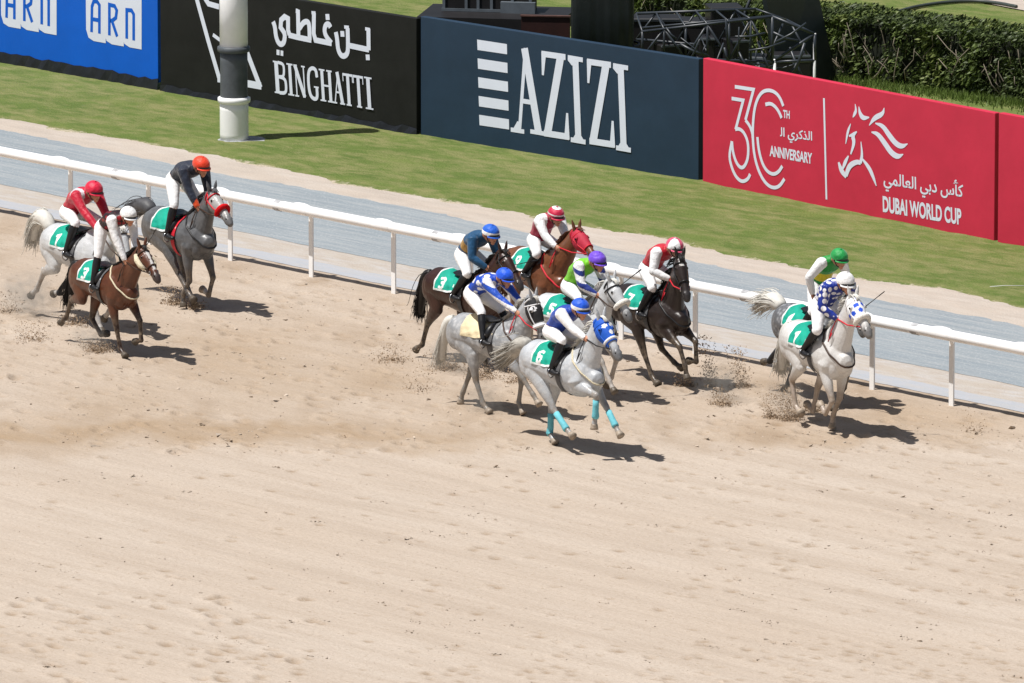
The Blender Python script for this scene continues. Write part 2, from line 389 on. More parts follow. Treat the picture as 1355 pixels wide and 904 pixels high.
# ------------------------------------------------------------------ advertising boards
class Board:
    def __init__(s, a, b, h, name_mat, label, group='advertising boards along the lawn', skirt=None, lift=0.0):
        """a, b: ground pixels of the left and right foot; h: height in metres"""
        s.a = at(*a); s.b = at(*b); s.u = (s.b-s.a).normalized(); s.L = (s.b-s.a).length; s.h = h
        s.n = Vector((s.u.y, -s.u.x, 0)); s.rot = math.atan2(s.u.y, s.u.x); s.layer = 0
        s.root = empty('advertising_board', s.a, s.rot); tag(s.root, label, 'advertising board', group)
        m = MB(); m.box((s.L/2, .06, lift+(h-lift)/2), (s.L-.03, .12, h-lift)); o = m.build('panel', name_mat, s.root, smooth=False)
        bv = o.modifiers.new('b', 'BEVEL'); bv.width = .012; bv.segments = 2
        if skirt is not None:
            V = []; F = []; n = int(s.L/.18)
            for i in range(n+1):
                x = s.L*i/n; y = -.01-.035*abs(math.sin(i*1.7))-.02*random.random()
                V += [(x, .10, 0), (x, y, .0), (x, -.012, lift+.06*random.random()+.03), (x, .01, lift+.02)]
            for i in range(n):
                for j in range(3): F.append((i*4+j, i*4+j+1, i*4+4+j+1, i*4+4+j))
            mk('skirt', V, F, skirt, s.root, smooth=False)
        k = max(2, int(s.L/2))
        for i in range(k+1):
            x = .15+(s.L-.3)*i/k; m = MB()
            m.tube([(x,.14,h*.92),(x,.9,.03),(x,.15,.04)], .025, 6); m.build('back_brace', M_frame, s.root)
    def uv(s, px, py):
        d = ray(px, py); t = (s.a-CAM).dot(s.n)/d.dot(s.n); p = CAM+d*t-s.a
        return Vector((p.dot(s.u), p.z))
M_frame = mat('dark_frame_metal', (.03,.03,.033), .5, .3, 6)

class Art:
    """flat printed shapes, collected on one board, each a hair above the last"""
    def __init__(s, bd): s.bd = bd; s.m = MB(); s.k = 0
    def z(s): s.k += 1; return -(.0035+.0004*s.k)
    def poly(s, pts, mi=0):
        y = s.z(); s.m.add([(p[0], y, p[1]) for p in pts], [tuple(range(len(pts)))], mi)
    def stroke(s, pts, wd, mi=0, square=True):
        """pts in board metres; ribbon with per-point width"""
        pts = [Vector(p) for p in pts]; n = len(pts); ws = wd if isinstance(wd, (list, tuple)) else [wd]*n
        y = s.z(); V = []; F = []
        for i in range(n):
            d0 = (pts[i]-pts[i-1]).normalized() if i else (pts[1]-pts[0]).normalized()
            d1 = (pts[i+1]-pts[i]).normalized() if i < n-1 else d0
            q = (Vector((-d0.y, d0.x))+Vector((-d1.y, d1.x)))
            q = q.normalized() if q.length > 1e-6 else Vector((-d0.y, d0.x))
            c = max(.45, q.dot(Vector((-d1.y, d1.x))))
            V += [(pts[i].x+q.x*ws[i]/2/c, y, pts[i].y+q.y*ws[i]/2/c), (pts[i].x-q.x*ws[i]/2/c, y, pts[i].y-q.y*ws[i]/2/c)]
        for i in range(n-1): F.append((i*2+1, i*2, i*2+2, i*2+3)[::-1])
        s.m.add(V, F, mi)
    def build(s, name, mats): return s.m.build(name, mats, s.bd.root, smooth=False)

def smooth_pts(pts, it=2):
    pts = [tuple(p) for p in pts]
    for _ in range(it):
        q = [pts[0]]
        for a, b in zip(pts[:-1], pts[1:]):
            q.append(tuple(.75*x+.25*y for x, y in zip(a, b))); q.append(tuple(.25*x+.75*y for x, y in zip(a, b)))
        q.append(pts[-1]); pts = q
    return pts

def px_fn(x0, y0, sc): return lambda c: (x0+c[0]/sc, y0+c[1]/sc)

def text_to(bd, body, TL, TR, BL, name, m, bold=.0, y=-.004):
    """lettering scaled into the board parallelogram TL TR BL (photo pixels)"""
    cu = bpy.data.curves.new('t', 'FONT'); cu.body = body; cu.offset = bold; cu.resolution_u = 5
    ob = bpy.data.objects.new('t', cu); C.objects.link(ob); dg = bpy.context.evaluated_depsgraph_get(); dg.update()
    me = bpy.data.meshes.new_from_object(ob.evaluated_get(dg)); bpy.data.objects.remove(ob)
    vs = np.array([v.co[:] for v in me.vertices]); fs = [tuple(p.vertices) for p in me.polygons]; bpy.data.meshes.remove(me)
    lo, hi = vs.min(0), vs.max(0); f = (vs-lo)/(hi-lo+1e-9)
    a, b, c = bd.uv(*TL), bd.uv(*TR), bd.uv(*BL)
    V = []
    for q in f:
        p = a+(b-a)*q[0]+(c-a)*(1-q[1]); V.append((p.x, y, p.y))
    return mk(name, V, fs, m, bd.root, smooth=False)

M_print = mat('white_print', (.70,.74,.86), .5, .03, 3)
P_blue = mat('board_blue', lin((0,92,200)), .55, .06, 1.5, .3, .010, 1.7)
P_black = mat('board_black', (.0125,.013,.0125), .6, .25, 1.5, .2, .010, 1.7)
P_navy = mat('board_navy', lin((34,54,74)), .55, .12, 1.2, .3, .010, 1.7)
P_red = mat('board_red', lin((196,46,72)), .55, .08, 1.2, .3, .010, 1.7)
M_skirt = mat('black_skirt_sheet', (.012,.014,.02), .45, .4, 5)

b1 = Board((-150,58), (210,122), 2.03, P_blue, 'blue advertising board with white rounded ARN lettering at the left end of the row', skirt=M_skirt, lift=.17)
b2 = Board((212,123), (552,181), 2.10, P_black, 'black advertising board with white triangle and BINGHATTI lettering beside the blue board', skirt=M_skirt, lift=.09)
b3 = Board((556,181), (925,242), 2.14, P_navy, 'dark navy advertising board with five white bars and AZIZI lettering')
b4 = Board((929,243), (1316,322), 2.17, P_red, 'red advertising board with 30th anniversary and horse head emblem DUBAI WORLD CUP')
b5 = Board((1319,323), (1500,358), 2.19, P_red, 'blank red advertising board cut by the right edge of the photo')

# ARN marks
f = px_fn(0,0,3.476)
for (ox, oy) in ((0,0), (-391,-66)):
    A = Art(b1)
    for k, (x0, yb) in enumerate(((395,193),(478,208),(560,222))):
        wd = 92; xs = x0+ox; yo = yb+oy
        shp = [(xs, -55+k*13+oy), (xs+wd*.75, -55+k*13+oy), (xs+wd, -30+k*13+oy), (xs+wd, yo+6), (xs+wd*.40, yo-4), (xs+wd*.14, yo-20), (xs+wd*.02, yo-58)]
        A.poly([b1.uv(*f(q)) for q in shp][::-1], 0)
    st = lambda pts, w_: A.stroke([b1.uv(*f((x+ox, y+oy))) for x, y in pts], w_, 1)
    W_ = .075
    st([(422,148),(424,30),(432,6),(448,8),(458,24),(458,155)], W_); st([(424,88),(458,94)], W_)
    st([(504,163),(504,22),(528,28),(538,48),(534,82),(516,96),(506,94)], W_); st([(516,96),(540,168)], W_)
    st([(584,178),(584,46),(606,48),(616,66),(616,186)], W_)
    A.build('lettering', [M_print, P_blue])

# black board: triangle and lettering
A = Art(b2); U = lambda x, y: b2.uv(x, y)
A.stroke([U(257,-14), U(276,55), U(291,106)], .10); A.stroke([U(268,-8), U(276,5), U(290,9)], .10)
A.stroke([U(312,30), U(345,116)], .11); A.stroke([U(288,104), U(318,109), U(346,114)], .13); A.stroke([U(282,46), U(298,58)], .07)
A.build('emblem', [M_print])
A = Art(b2); f = px_fn(340,0,5.65); K = lambda pts, w_: A.stroke([b2.uv(*f(q)) for q in pts], w_)
# arabic wordmark
wd = .10
K(smooth_pts([(122,162),(136,200),(142,270),(160,320),(182,335),(204,318),(210,270)]), wd); K([(210,275),(206,245),(178,205),(182,150),(208,125),(234,140),(234,225),(245,262)], wd)
K([(238,262),(300,278),(408,300)], wd); K([(292,80),(310,85)], wd*.8); K([(308,72),(312,275)], wd); K(smooth_pts([(318,215),(350,165),(385,160),(394,200),(396,300)]), wd)
K([(410,95),(440,98)], wd*.6); K([(428,95),(426,250),(440,300),(560,325)], wd); K(smooth_pts([(552,205),(540,178),(515,185),(505,230),(520,275),(560,322)]), wd); K([(528,105),(532,150)], wd)
K(smooth_pts([(592,240),(602,290),(608,370),(630,415),(655,422),(680,400),(684,340),(680,210)]), wd); K([(655,202),(690,205)], wd*.6); K([(640,232),(643,275)], wd)
K([(690,340),(840,372)], wd); K([(812,215),(848,222)], wd*.6); K([(836,215),(838,375)], wd); K([(830,408),(833,450)], wd)
K([(150,390),(172,394)], wd*.95); K([(180,396),(200,400)], wd*.95)
A.build('lettering', [M_print])
# serif capitals, strokes in unit letters  (x 0..1, y 0..1 up)
SERIF = {
 'B': [([(.25,0),(.25,1)],.30), ([(.0,.985),(.55,.985)],.05), ([(0,.015),(.55,.015)],.05), (smooth_pts([(.4,.98),(.85,.96),(.88,.75),(.80,.55),(.4,.53)]),.17), (smooth_pts([(.4,.53),(.92,.50),(.98,.25),(.90,.04),(.4,.02)]),.19)],
 'I': [([(.5,0),(.5,1)],.46), ([(0,.98),(1,.98)],.05), ([(0,.02),(1,.02)],.05)],
 'N': [([(.16,0),(.16,1)],.10), ([(.12,.98),(.84,.02)],.27), ([(.86,0),(.86,1)],.10), ([(0,.98),(.3,.98)],.05), ([(0,.02),(.34,.02)],.05), ([(.68,.98),(1,.98)],.05)],
 'G': [(smooth_pts([(.90,.72),(.86,.95),(.55,1.0),(.22,.88),(.14,.5),(.22,.12),(.55,0),(.84,.06),(.84,.38)]),.22), ([(.6,.40),(1.0,.40)],.05), ([(.90,.70),(.90,.98)],.06)],
 'H': [([(.22,0),(.22,1)],.22), ([(.80,0),(.80,1)],.22), ([(.2,.5),(.8,.5)],.06), ([(0,.98),(.44,.98)],.05), ([(0,.02),(.44,.02)],.05), ([(.58,.98),(1,.98)],.05), ([(.58,.02),(1,.02)],.05)],
 'A': [([(.52,.97),(.15,.02)],.09), ([(.46,1),(.80,.0)],.26), ([(.26,.36),(.70,.36)],.06), ([(0,.02),(.32,.02)],.05), ([(.58,.02),(1,.02)],.05)],
 'T': [([(.5,0),(.5,1)],.28), ([(.02,.96),(.98,.96)],.08), ([(.05,.98),(.05,.74)],.07), ([(.95,.98),(.95,.74)],.07), ([(.26,.02),(.74,.02)],.05)],
}
def serif_line(bd, spans, TL, TR, BL, name):
    A = Art(bd); a, b, c = bd.uv(*TL), bd.uv(*TR), bd.uv(*BL); Hh = (a-c).length; Lw = (b-a).length
    for ch, x0, x1 in spans:
        lw = (x1-x0)*Lw
        for pts, wv in SERIF[ch]:
            q = [a+(b-a)*(x0+(x1-x0)*x)+(c-a)*(1-y) for x, y in pts]
            flat = all(abs(p[1]-pts[0][1]) < 1e-6 for p in pts)
            A.stroke(q, wv*Hh if flat else wv*lw)
    A.build(name, [M_print])
serif_line(b2, [('B',0,.125),('I',.138,.20),('N',.21,.325),('G',.335,.455),('H',.468,.598),('A',.598,.715),('T',.705,.81),('T',.81,.915),('I',.925,1.0)], f((120,455)), f((862,582)), f((135,692)), 'lettering')

# navy board
A = Art(b3); f = px_fn(620,0,3.476); W3 = .0115*.92
K = lambda pts, ws: A.stroke([b3.uv(*f(q)) for q in pts], [x*W3*.33 for x in ws] if isinstance(ws, list) else ws*W3*.33)
for k in range(5):
    dx, dy = 2.4*k, 86.5*k
    A.poly([b3.uv(*f((x+dx, y+dy))) for x, y in ((40,182),(177,203),(178,250),(42,230))][::-1])
A.build('emblem', [M_print]); A = Art(b3)
K([(262,222),(236,590)], 22); K([(258,222),(322,606)], 48); K([(244,464),(296,472)], 24); K([(195,596),(257,606)], 22); K([(232,560),(226,600)], [20,60]); K([(285,604),(355,616)], 22)
def zed(dx, dy):
    q = lambda pts: [(x+dx, y+dy) for x, y in pts]
    K(q([(337,247),(447,263)]), 30); K(q([(347,240),(343,346)]), [34,14]); K(q([(424,264),(364,618)]), 50); K(q([(348,612),(464,630)]), 32); K(q([(454,640),(455,520)]), [38,14])
def eye_(dx, dy):
    q = lambda pts: [(x+dx, y+dy) for x, y in pts]
    K(q([(458,264),(527,276)]), 24); K(q([(486,272),(490,300)]), [90,40]); K(q([(493,272),(507,650)]), 42); K(q([(472,642),(540,654)]), 24); K(q([(505,620),(506,648)]), [40,90])
zed(0,0); eye_(0,0); zed(210,36); eye_(209,37)
A.build('lettering', [M_print])

# red board
A = Art(b4); f = px_fn(940,90,4.759); K = lambda pts, w_=.062: A.stroke([b4.uv(*f(q)) for q in pts], w_)
K([(155,118),(273,136),(222,328)]); K(smooth_pts([(222,328),(250,365),(266,410),(268,440)], 1))
K([(135,192),(208,204),(160,388)]); K(smooth_pts([(158,386),(185,382),(215,408),(240,470),(240,560),(222,612),(200,632),(175,614),(155,572),(142,520),(137,462)]))
K(smooth_pts([(137,462),(119,555),(135,625),(160,682),(190,712),(215,714),(240,697),(252,668)]))
K(smooth_pts([(461,240),(440,186),(410,152),(370,138),(330,148),(300,188),(280,250),(270,340),(268,430),(275,530),(295,620),(325,690),(360,737),(400,757),(438,745),(468,698)]))
K(smooth_pts([(348,230),(380,222),(410,242),(435,278),(450,315)])); K(smooth_pts([(298,435),(305,510),(325,592),(355,648),(395,672),(430,657),(455,618)]))
A.build('emblem', [M_print])
A = Art(b4); K([(716,190),(732,828)], .045); A.build('divider', [M_print])
text_to(b4, 'TH', f((459,263)), f((501,270)), f((459,314)), 'lettering', M_print, .034)
text_to(b4, 'ANNIVERSARY', f((374,486)), f((642,536)), f((374,556)), 'lettering', M_print, .034)
# presentation forms in visual order: alef-lam, alef-lam-thal-kaf-ra-yeh
text_to(b4, '\ufe8e\ufedf\ufe8d'[1:][::1]+' '+'\ufef1'+'\ufead'[0:0]+'\ufeae\ufedb\ufeac\ufedf\ufe8d', f((440,372)), f((642,400)), f((440,462)), 'lettering', M_print, .018)
f = px_fn(1080,120,4.518)
def KS(pts, ws): 
    p = smooth_pts([q+(w_,) for q, w_ in zip(pts, ws)]); A.stroke([b4.uv(*f(q[:2])) for q in p], [q[2]*.0037 for q in p])
A = Art(b4)
KS([(234,80),(240,120),(230,140),(220,160)], [4,16,18,4]); KS([(256,95),(262,135),(280,165),(318,160)], [4,22,26,6]); KS([(408,103),(400,140),(350,162),(318,208)], [4,22,26,4])
KS([(355,195),(400,210),(440,270),(480,320),(515,335),(548,318)], [6,24,30,28,24,4]); KS([(332,248),(370,258),(410,312),(450,372),(490,397),(522,380)], [6,24,30,30,26,4])
KS([(208,198),(190,245),(178,318)], [4,18,4]); KS([(245,245),(218,268),(230,310),(208,380)], [6,26,22,8]); KS([(198,272),(225,262),(244,246)], [8,18,6])
KS([(195,390),(174,430),(160,468)], [8,24,10]); KS([(136,428),(152,478),(182,516)], [12,30,18]); KS([(180,508),(200,448),(245,424),(268,432)], [22,28,22,20]); KS([(266,432),(278,390),(270,305)], [20,18,5])
KS([(278,408),(320,462),(345,520),(362,570)], [10,24,20,5])
A.build('emblem', [M_print])
text_to(b4, 'DUBAI WORLD CUP', f((398,628)), f((868,706)), f((400,726)), 'lettering', M_print, .036)
text_to(b4, '\ufef2\ufee4\ufedf\ufe8e\ufecc\ufedf\ufe8d \ufef2\ufe91\ufea9 \ufeb1\ufe84\ufedb', f((404,462)), f((880,540)), f((404,600)), 'lettering', M_print, .018)

# ------------------------------------------------------------------ tall post on the lawn
def marker_post():
    b = at(310, 187); root = empty('marker_post', b); tag(root, 'thick white round post with dark grey band standing on the lawn', 'post')
    r = .252
    def cyl(name, z0, z1, rr, m, prof=None):
        mb = MB(); mb.tube([(0,0,z) for z in np.linspace(z0, z1, 6)], rr, 28); return mb.build(name, m, root)
    cyl('lower_shaft', 0, .70, r, M_white); cyl('band', .66, 1.62, r*.955, mat('grey_band', (.075,.085,.095), .55, .25, 4))
    cyl('upper_shaft', 1.62, 6.0, r*.98, M_white)
    for z, m in ((.74, M_white), (1.64, mat('grey_band', (.075,.085,.095)))):
        mb = MB(); mb.tube([(0,0,z-.055),(0,0,z-.04),(0,0,z),(0,0,z+.04),(0,0,z+.055)], [r*1.0,r*1.13,r*1.15,r*1.13,r*1.0], 28); mb.build('collar', m, root)
    V = [(0,0,.045)]; n = 40
    for i in range(n): V.append((math.cos(i/n*6.2832)*(.70+.09*random.random()), math.sin(i/n*6.2832)*(.62+.09*random.random()), .028))
    mk('concrete_pad', V, [(0,1+i,1+(i+1)%n) for i in range(n)], mat('pad_gravel', (.33,.34,.35), .9, .4, 14), root, smooth=False)
marker_post()

# ------------------------------------------------------------------ hedge
M_leaf = []
for i, c in enumerate(((.062,.088,.024),(.105,.145,.035),(.038,.056,.018),(.15,.185,.05))):
    M_leaf.append(mat('hedge_leaf_%s' % 'abcd'[i], c, .55, .3, 9, .3))
M_twig = mat('hedge_twig', (.26,.22,.17), .8, .35, 6)
def hedge():
    a = at(800, 66); b = at(1440, 149); u = (b-a).normalized(); n = Vector((-u.y, u.x, 0)); L = (b-a).length
    root = empty('hedge', a, math.atan2(u.y, u.x)); tag(root, 'clipped dark green hedge with bare twigs showing on the lawn behind the red board', 'hedge')
    Hh, Wd = 1.18, 1.5; r = np.random.default_rng(5)
    V = []; F = []; mi = []
    cnt = 42000
    for i in range(cnt):
        x = r.uniform(0, L); k = r.random()
        y = r.uniform(0, Wd); z = r.uniform(.02, Hh)
        if k < .55: y = abs(r.normal(0,.13))
        elif k < .85: z = Hh-abs(r.normal(0,.06))
        c = mnoise.noise(Vector((x*1.5, y*1.5, z*1.6)))+.5*mnoise.noise(Vector((x*5, y*4, z*4)))
        y2 = y+.16*mnoise.noise(Vector((x*1.1, 3.3, z*1.5))); zt = z+.05*mnoise.noise(Vector((x*2.2, y, 9)))
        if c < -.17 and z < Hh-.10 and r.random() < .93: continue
        s = r.uniform(.018,.042)*(1.25 if c > .25 else 1)
        d = Vector(r.normal(size=3)).normalized(); e = d.orthogonal().normalized(); g_ = d.cross(e)
        p = Vector((x, y2, zt)); q = len(V)
        V += [p-e*s*1.6, p+g_*s*.6, p+e*s*1.6, p-g_*s*.6]; F.append((q,q+1,q+2,q+3))
        mi.append(3 if (c > .38 and r.random() < .5) else (1 if (c > .05 and r.random() < .6) else (2 if r.random() < .35 else 0)))
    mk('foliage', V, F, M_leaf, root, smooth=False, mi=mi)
    m = MB()
    for i in range(110):
        x = r.uniform(0, L); y = r.uniform(.0,.3); z0 = r.uniform(.0,.5); h = r.uniform(.3,.75)
        pts = [(x,y,z0)]; dx = r.normal(0,.14)
        for k in range(1,4): pts.append((x+dx*k*.6+r.normal(0,.03), max(-.06, y-.05*k+r.normal(0,.04)), min(Hh, z0+h*k/3)))
        m.tube(pts, [.014,.012,.009,.005], 5)
    m.build('twigs', M_twig, root)
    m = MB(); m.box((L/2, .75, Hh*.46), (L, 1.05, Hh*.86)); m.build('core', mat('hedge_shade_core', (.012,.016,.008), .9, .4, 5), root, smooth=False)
hedge()
# long grass tufts at the hedge foot
def tufts():
    r = np.random.default_rng(9); V = []; F = []
    a = at(1085, 104); b = at(1440, 150)
    for i in range(3600):
        f_ = r.random(); p = a+(b-a)*f_; p = p+Vector((r.normal(0,.1), -abs(r.normal(0,.45))-.02, .03))
        h = r.uniform(.05,.16); th = r.uniform(0,6.28); d = Vector((math.cos(th), math.sin(th), 0))
        q = len(V); V += [p-d*.012, p+d*.012, p+d*r.normal(0,.05)+Vector((r.normal(0,.03), r.normal(0,.03), h))]; F.append((q,q+1,q+2))
    tag(mk('long_grass', V, F, mat('long_grass_blade', (.10,.15,.025), .6, .3, 3), smooth=False), 'unmown bright grass along the foot of the hedge', 'grass', kind='stuff')
tufts()
# hose on the grass behind the hedge
m = MB(); m.tube([Vector((q.x,q.y,.09)) for q in [at(x, y) for x, y in smooth_pts([(1165,30),(1180,24),(1210,15),(1250,9),(1290,7),(1320,10),(1345,15)], 2)]], .035, 8)
tag(m.build('hose', mat('dark_hose', (.05,.06,.055), .5, .2, 4)), 'dark hose lying in an arc on the grass beyond the hedge', 'hose')
m = MB(); m.tube([Vector((q.x,q.y,.08)) for q in [at(x, y) for x, y in ((1310,386),(1330,384.5),(1362,385))]], .007, 6)
tag(m.build('ground_line', mat('pale_cord', (.6,.6,.55), .6, .1, 4)), 'thin pale cord lying on the lawn edge at the far right', 'cord')

# ------------------------------------------------------------------ stage gear behind the boards
M_tr = mat('dark_truss_metal', (.030,.037,.046), .4, .3, 5, .5)
M_drape = mat('black_drape', (.012,.017,.017), .5, .35, 3, .4)
M_case = mat('black_case', (.012,.011,.012), .5, .3, 3)
M_deck = mat('dark_brown_deck', (.035,.012,.010), .55, .4, 3)
M_grey = mat('grey_case_edge', (.12,.14,.16), .45, .2, 3)
def up(px, py, base):           # height above the ground of a pixel on the vertical line standing at base
    d = ray(px, py); t = (base.y-CAM.y)/d.y; return (CAM+d*t).z
# platform with flight cases
pb = at(658, 150); W = lambda dx: dx/ (FPX/ (pb-CAM).length)
root = empty('stage_platform', pb, R(-10)); tag(root, 'low black stage platform behind the navy board with cases on it', 'platform')
zt = up(658, 16, pb)
m = MB(); m.box((0,0,zt-.12), (W(190)*1.02, 1.6, .24)); m.build('deck', M_case, root, smooth=False)
m = MB(); m.box((0,-.74,(zt-.26)/2), (W(188), .06, zt-.26)); m.build('front_skirt', M_case, root, smooth=False)
for sx in (-1,1):
    for sy in (-1,1): m = MB(); m.tube([(sx*W(85), sy*.6, 0), (sx*W(85), sy*.6, zt-.24)], .03, 8); m.build('leg', M_tr, root)
q = pb+Vector((W(-10), .25, zt)); root = empty('flight_case', q, R(-10)); tag(root, 'open grey-edged black flight case standing on the stage platform', 'case')
m = MB(); m.box((0,0,.30), (W(120), .5, .6)); m.build('body', M_case, root, smooth=False)
m = MB()
for x in (-58,-28,-12,6,34,58): m.box((W(x), -.265, .30), (.05,.03,.6))
for z in (.03,.57): m.box((0,-.285,z), (W(122),.02,.05))
m.build('edge_trim', M_grey, root, smooth=False)
m = MB(); m.box((W(42),-.30,.10), (W(46),.10,.20)); m.build('lid', M_grey, root, smooth=False)
pb2 = at(722, 168); root = empty('brown_panel', pb2, R(-6)); tag(root, 'dark brown wooden panel leaning beside the black draped stack', 'panel')
m = MB(); z2 = up(722, 22, pb2); m.box((0,0,z2/2), (W(64),.08,z2)); o = m.build('board', M_deck, root, smooth=False)
m = MB(); m.box((0,-.01,z2+.012), (W(66),.10,.024)); m.build('top_edge', mat('brown_edge', (.09,.045,.035), .5, .3, 6), root, smooth=False)
# draped stack
pb3 = at(797, 178); root = empty('draped_stack', pb3); tag(root, 'tall stack of equipment wrapped in black drape behind the navy board', 'equipment')
V = []; F = []; nseg = 72; zs = [0,.15,.5,1.0,1.4,1.5,1.62,2.2,2.8,3.0]
for z in zs:
    for i in range(nseg):
        th = 2*math.pi*i/nseg; c, s_ = math.cos(th), math.sin(th); k = 1/max(abs(c), abs(s_))
        fold = 1+.014*math.sin(i*1.9+z*.7)+.022*math.sin(i*.63+2+z*.5)
        wr = .92 if 1.45 < z < 1.55 else 1.0
        V.append((c*k**.93*W(40)*fold*wr, s_*k**.93*.50*fold*wr, z))
for j in range(len(zs)-1):
    for i in range(nseg): F.append((j*nseg+i, j*nseg+(i+1)%nseg, (j+1)*nseg+(i+1)%nseg, (j+1)*nseg+i))
F.append(tuple((len(zs)-1)*nseg+i for i in range(nseg)))
mk('drape', V, F, M_drape, root)
m = MB(); m.tube([(W(48)*math.cos(t), .62*math.sin(t), up(797,40,pb3)-.25) for t in np.linspace(0,6.3,30)], .025, 6); m.build('strap', M_case, root)
# box truss
def truss():
    pa = at(1022, 168); root = empty('lighting_truss', pa); tag(root, 'dark metal lighting truss on short white legs behind the red board', 'truss')
    k = 1/(FPX/(pa-CAM).length)
    def P(px, py, dy=0.0):      # point on the vertical plane through the truss base, dy metres behind
        base = at(px, 168+ (px-1022)*.0); d = ray(px, py); t = (pa.y+dy-CAM.y)/d.y; q = CAM+d*t-pa; return q
    def bar(name, segs, r):
        m = MB()
        for s_ in segs: m.tube(s_, r, 8)
        m.build(name, M_tr, root)
    D = .9
    f1, f2 = P(850,42), P(1022,22); f3, f4 = P(850,76), P(1022,82); g1, g2 = P(842,18,D), P(1000,12,D); g3, g4 = P(842,52,D), P(1000,66,D)
    bar('chord', [(f1,f2)], .026); bar('chord', [(f3,f4)], .026); bar('chord', [(g1,g2)], .026); bar('chord', [(g3,g4)], .026); bar('chord', [(P(850,37,.25),P(1022,21,.25))], .02)
    n = 6; segs = []; sg2 = []
    for i in range(n):
        t0, t1 = i/n, (i+1)/n; L_ = lambda a, b, t: a+(b-a)*t
        segs.append((L_(f1,f2,t0), L_(f3,f4,t1)) if i % 2 else (L_(f3,f4,t0), L_(f1,f2,t1))); segs.append((L_(f1,f2,t0), L_(f3,f4,t0)))
        sg2.append((L_(g1,g2,t0), L_(g3,g4,t1)) if i % 2 else (L_(g3,g4,t0), L_(g1,g2,t1)))
        sg2.append((L_(f1,f2,t0), L_(g1,g2,t0)))
    bar('lacing', segs, .022); bar('lacing', sg2, .018)
    e1, e2 = P(1078,45), P(1078,80); h1 = P(1040,26,.8)
    bar('end_frame', [(f2,e1),(f4,e2),(e1,e2),(f2,f4),(f4,e1)], .028); bar('end_frame', [(g2,h1),(h1,e1),(P(1046,30,.5),P(1068,72,.3)),(f2,h1)], .02)
    for px, yt in ((1078,44),(1025,78),(1003,82),(900,80)):
        p0 = P(px, yt); m = MB(); m.tube([(p0.x, p0.y, 0), (p0.x, p0.y, p0.z)], .026, 10); m.build('leg', M_white, root)
    bar('base_bar', [(P(860,92,.3),P(1024,88,.3)),(P(870,100,.5),P(1010,96,.5))], .02)
truss()
# gear piled under the truss
r_ = np.random.default_rng(4)
for i, (px, py, w_, h_) in enumerate(((882,170,.42,1.35),(935,172,.28,1.5),(972,172,.34,1.45),(1000,160,.5,1.0),(1045,150,.7,.9))):
    b = at(px, py-14); root = empty('equipment_case', b, R(r_.uniform(-25,25)))
    tag(root, ['squat black case under the left end of the truss','narrow upright black case under the middle of the truss','tall black case beside the truss corner leg','low wide black case behind the truss corner','wide black case under the end frame of the truss'][i], 'case', 'black cases under the truss')
    m = MB(); m.box((0,0,h_/2), (w_,.5,h_)); o = m.build('body', M_case, root, smooth=False); bv = o.modifiers.new('b','BEVEL'); bv.width = .02
    m = MB(); 
    for z in (.02, h_-.02): m.box((0,-.255,z), (w_*.98,.02,.035))
    m.box((0,-.262,h_*.55), (w_*.4,.015,.05)); m.build('edge_trim', M_grey, root, smooth=False)
m = MB()
for i in range(30):
    x = r_.uniform(862,1060); y = r_.uniform(42,92); p0 = at(x, 160); d = ray(x, y); 
    q = CAM+d*((p0.y-1.2*r_.random()-CAM.y)/d.y); a = r_.uniform(0,3.14); l = r_.uniform(.1,.35)
    v = Vector((math.cos(a), r_.normal(0,.3), math.sin(a)))*l; m.tube([q-v, q+Vector((0,0,-.03)), q+v], r_.uniform(.012,.03), 6)
o = tag(m.build('loose_fittings', M_tr), 'tangle of dark clamps, cables and fittings hung inside the truss', 'stage fittings', kind='stuff')
for i, (px, py, w_, h_) in enumerate(((868,150,.9,1.75),(915,146,.55,1.65),(958,146,.6,1.9))):
    b = at(px, py); root = empty('equipment_case', b, R(r_.uniform(-15,15)))
    tag(root, ['big black case behind the left part of the truss','upright black case behind the middle of the truss','tallest black case behind the truss near its corner'][i], 'case', 'black cases under the truss')
    m = MB(); m.box((0,0,h_/2), (w_,.6,h_)); o = m.build('body', M_case, root, smooth=False); bv = o.modifiers.new('b','BEVEL'); bv.width = .02
    m = MB()
    for z in (.03, h_*.5, h_-.03): m.box((0,-.308,z), (w_*.98,.02,.04))
    m.build('edge_trim', M_tr, root, smooth=False)
# black flat leaning behind the truss
a, b = at(1040, 132), at(1108, 110); u = (b-a); root = empty('black_flat', a, math.atan2(u.y, u.x)); tag(root, 'tall leaning black stage flat between the truss and the hedge', 'stage flat')
Lf = u.length
V = [(-.1,0,0),(Lf,0,0),(Lf-.02,.5,2.1),(-.1,.5,2.6),(-.1,.09,0),(Lf,.09,0),(Lf-.02,.59,2.1),(-.1,.59,2.6)]
mk('sheet', V, [(0,1,2,3),(7,6,5,4),(0,4,5,1),(1,5,6,2),(2,6,7,3),(3,7,4,0)], M_drape, root, smooth=False)
m = MB(); m.tube([(.15,.62,2.2),(.15,1.5,0)], .03, 6); m.build('prop', M_tr, root)

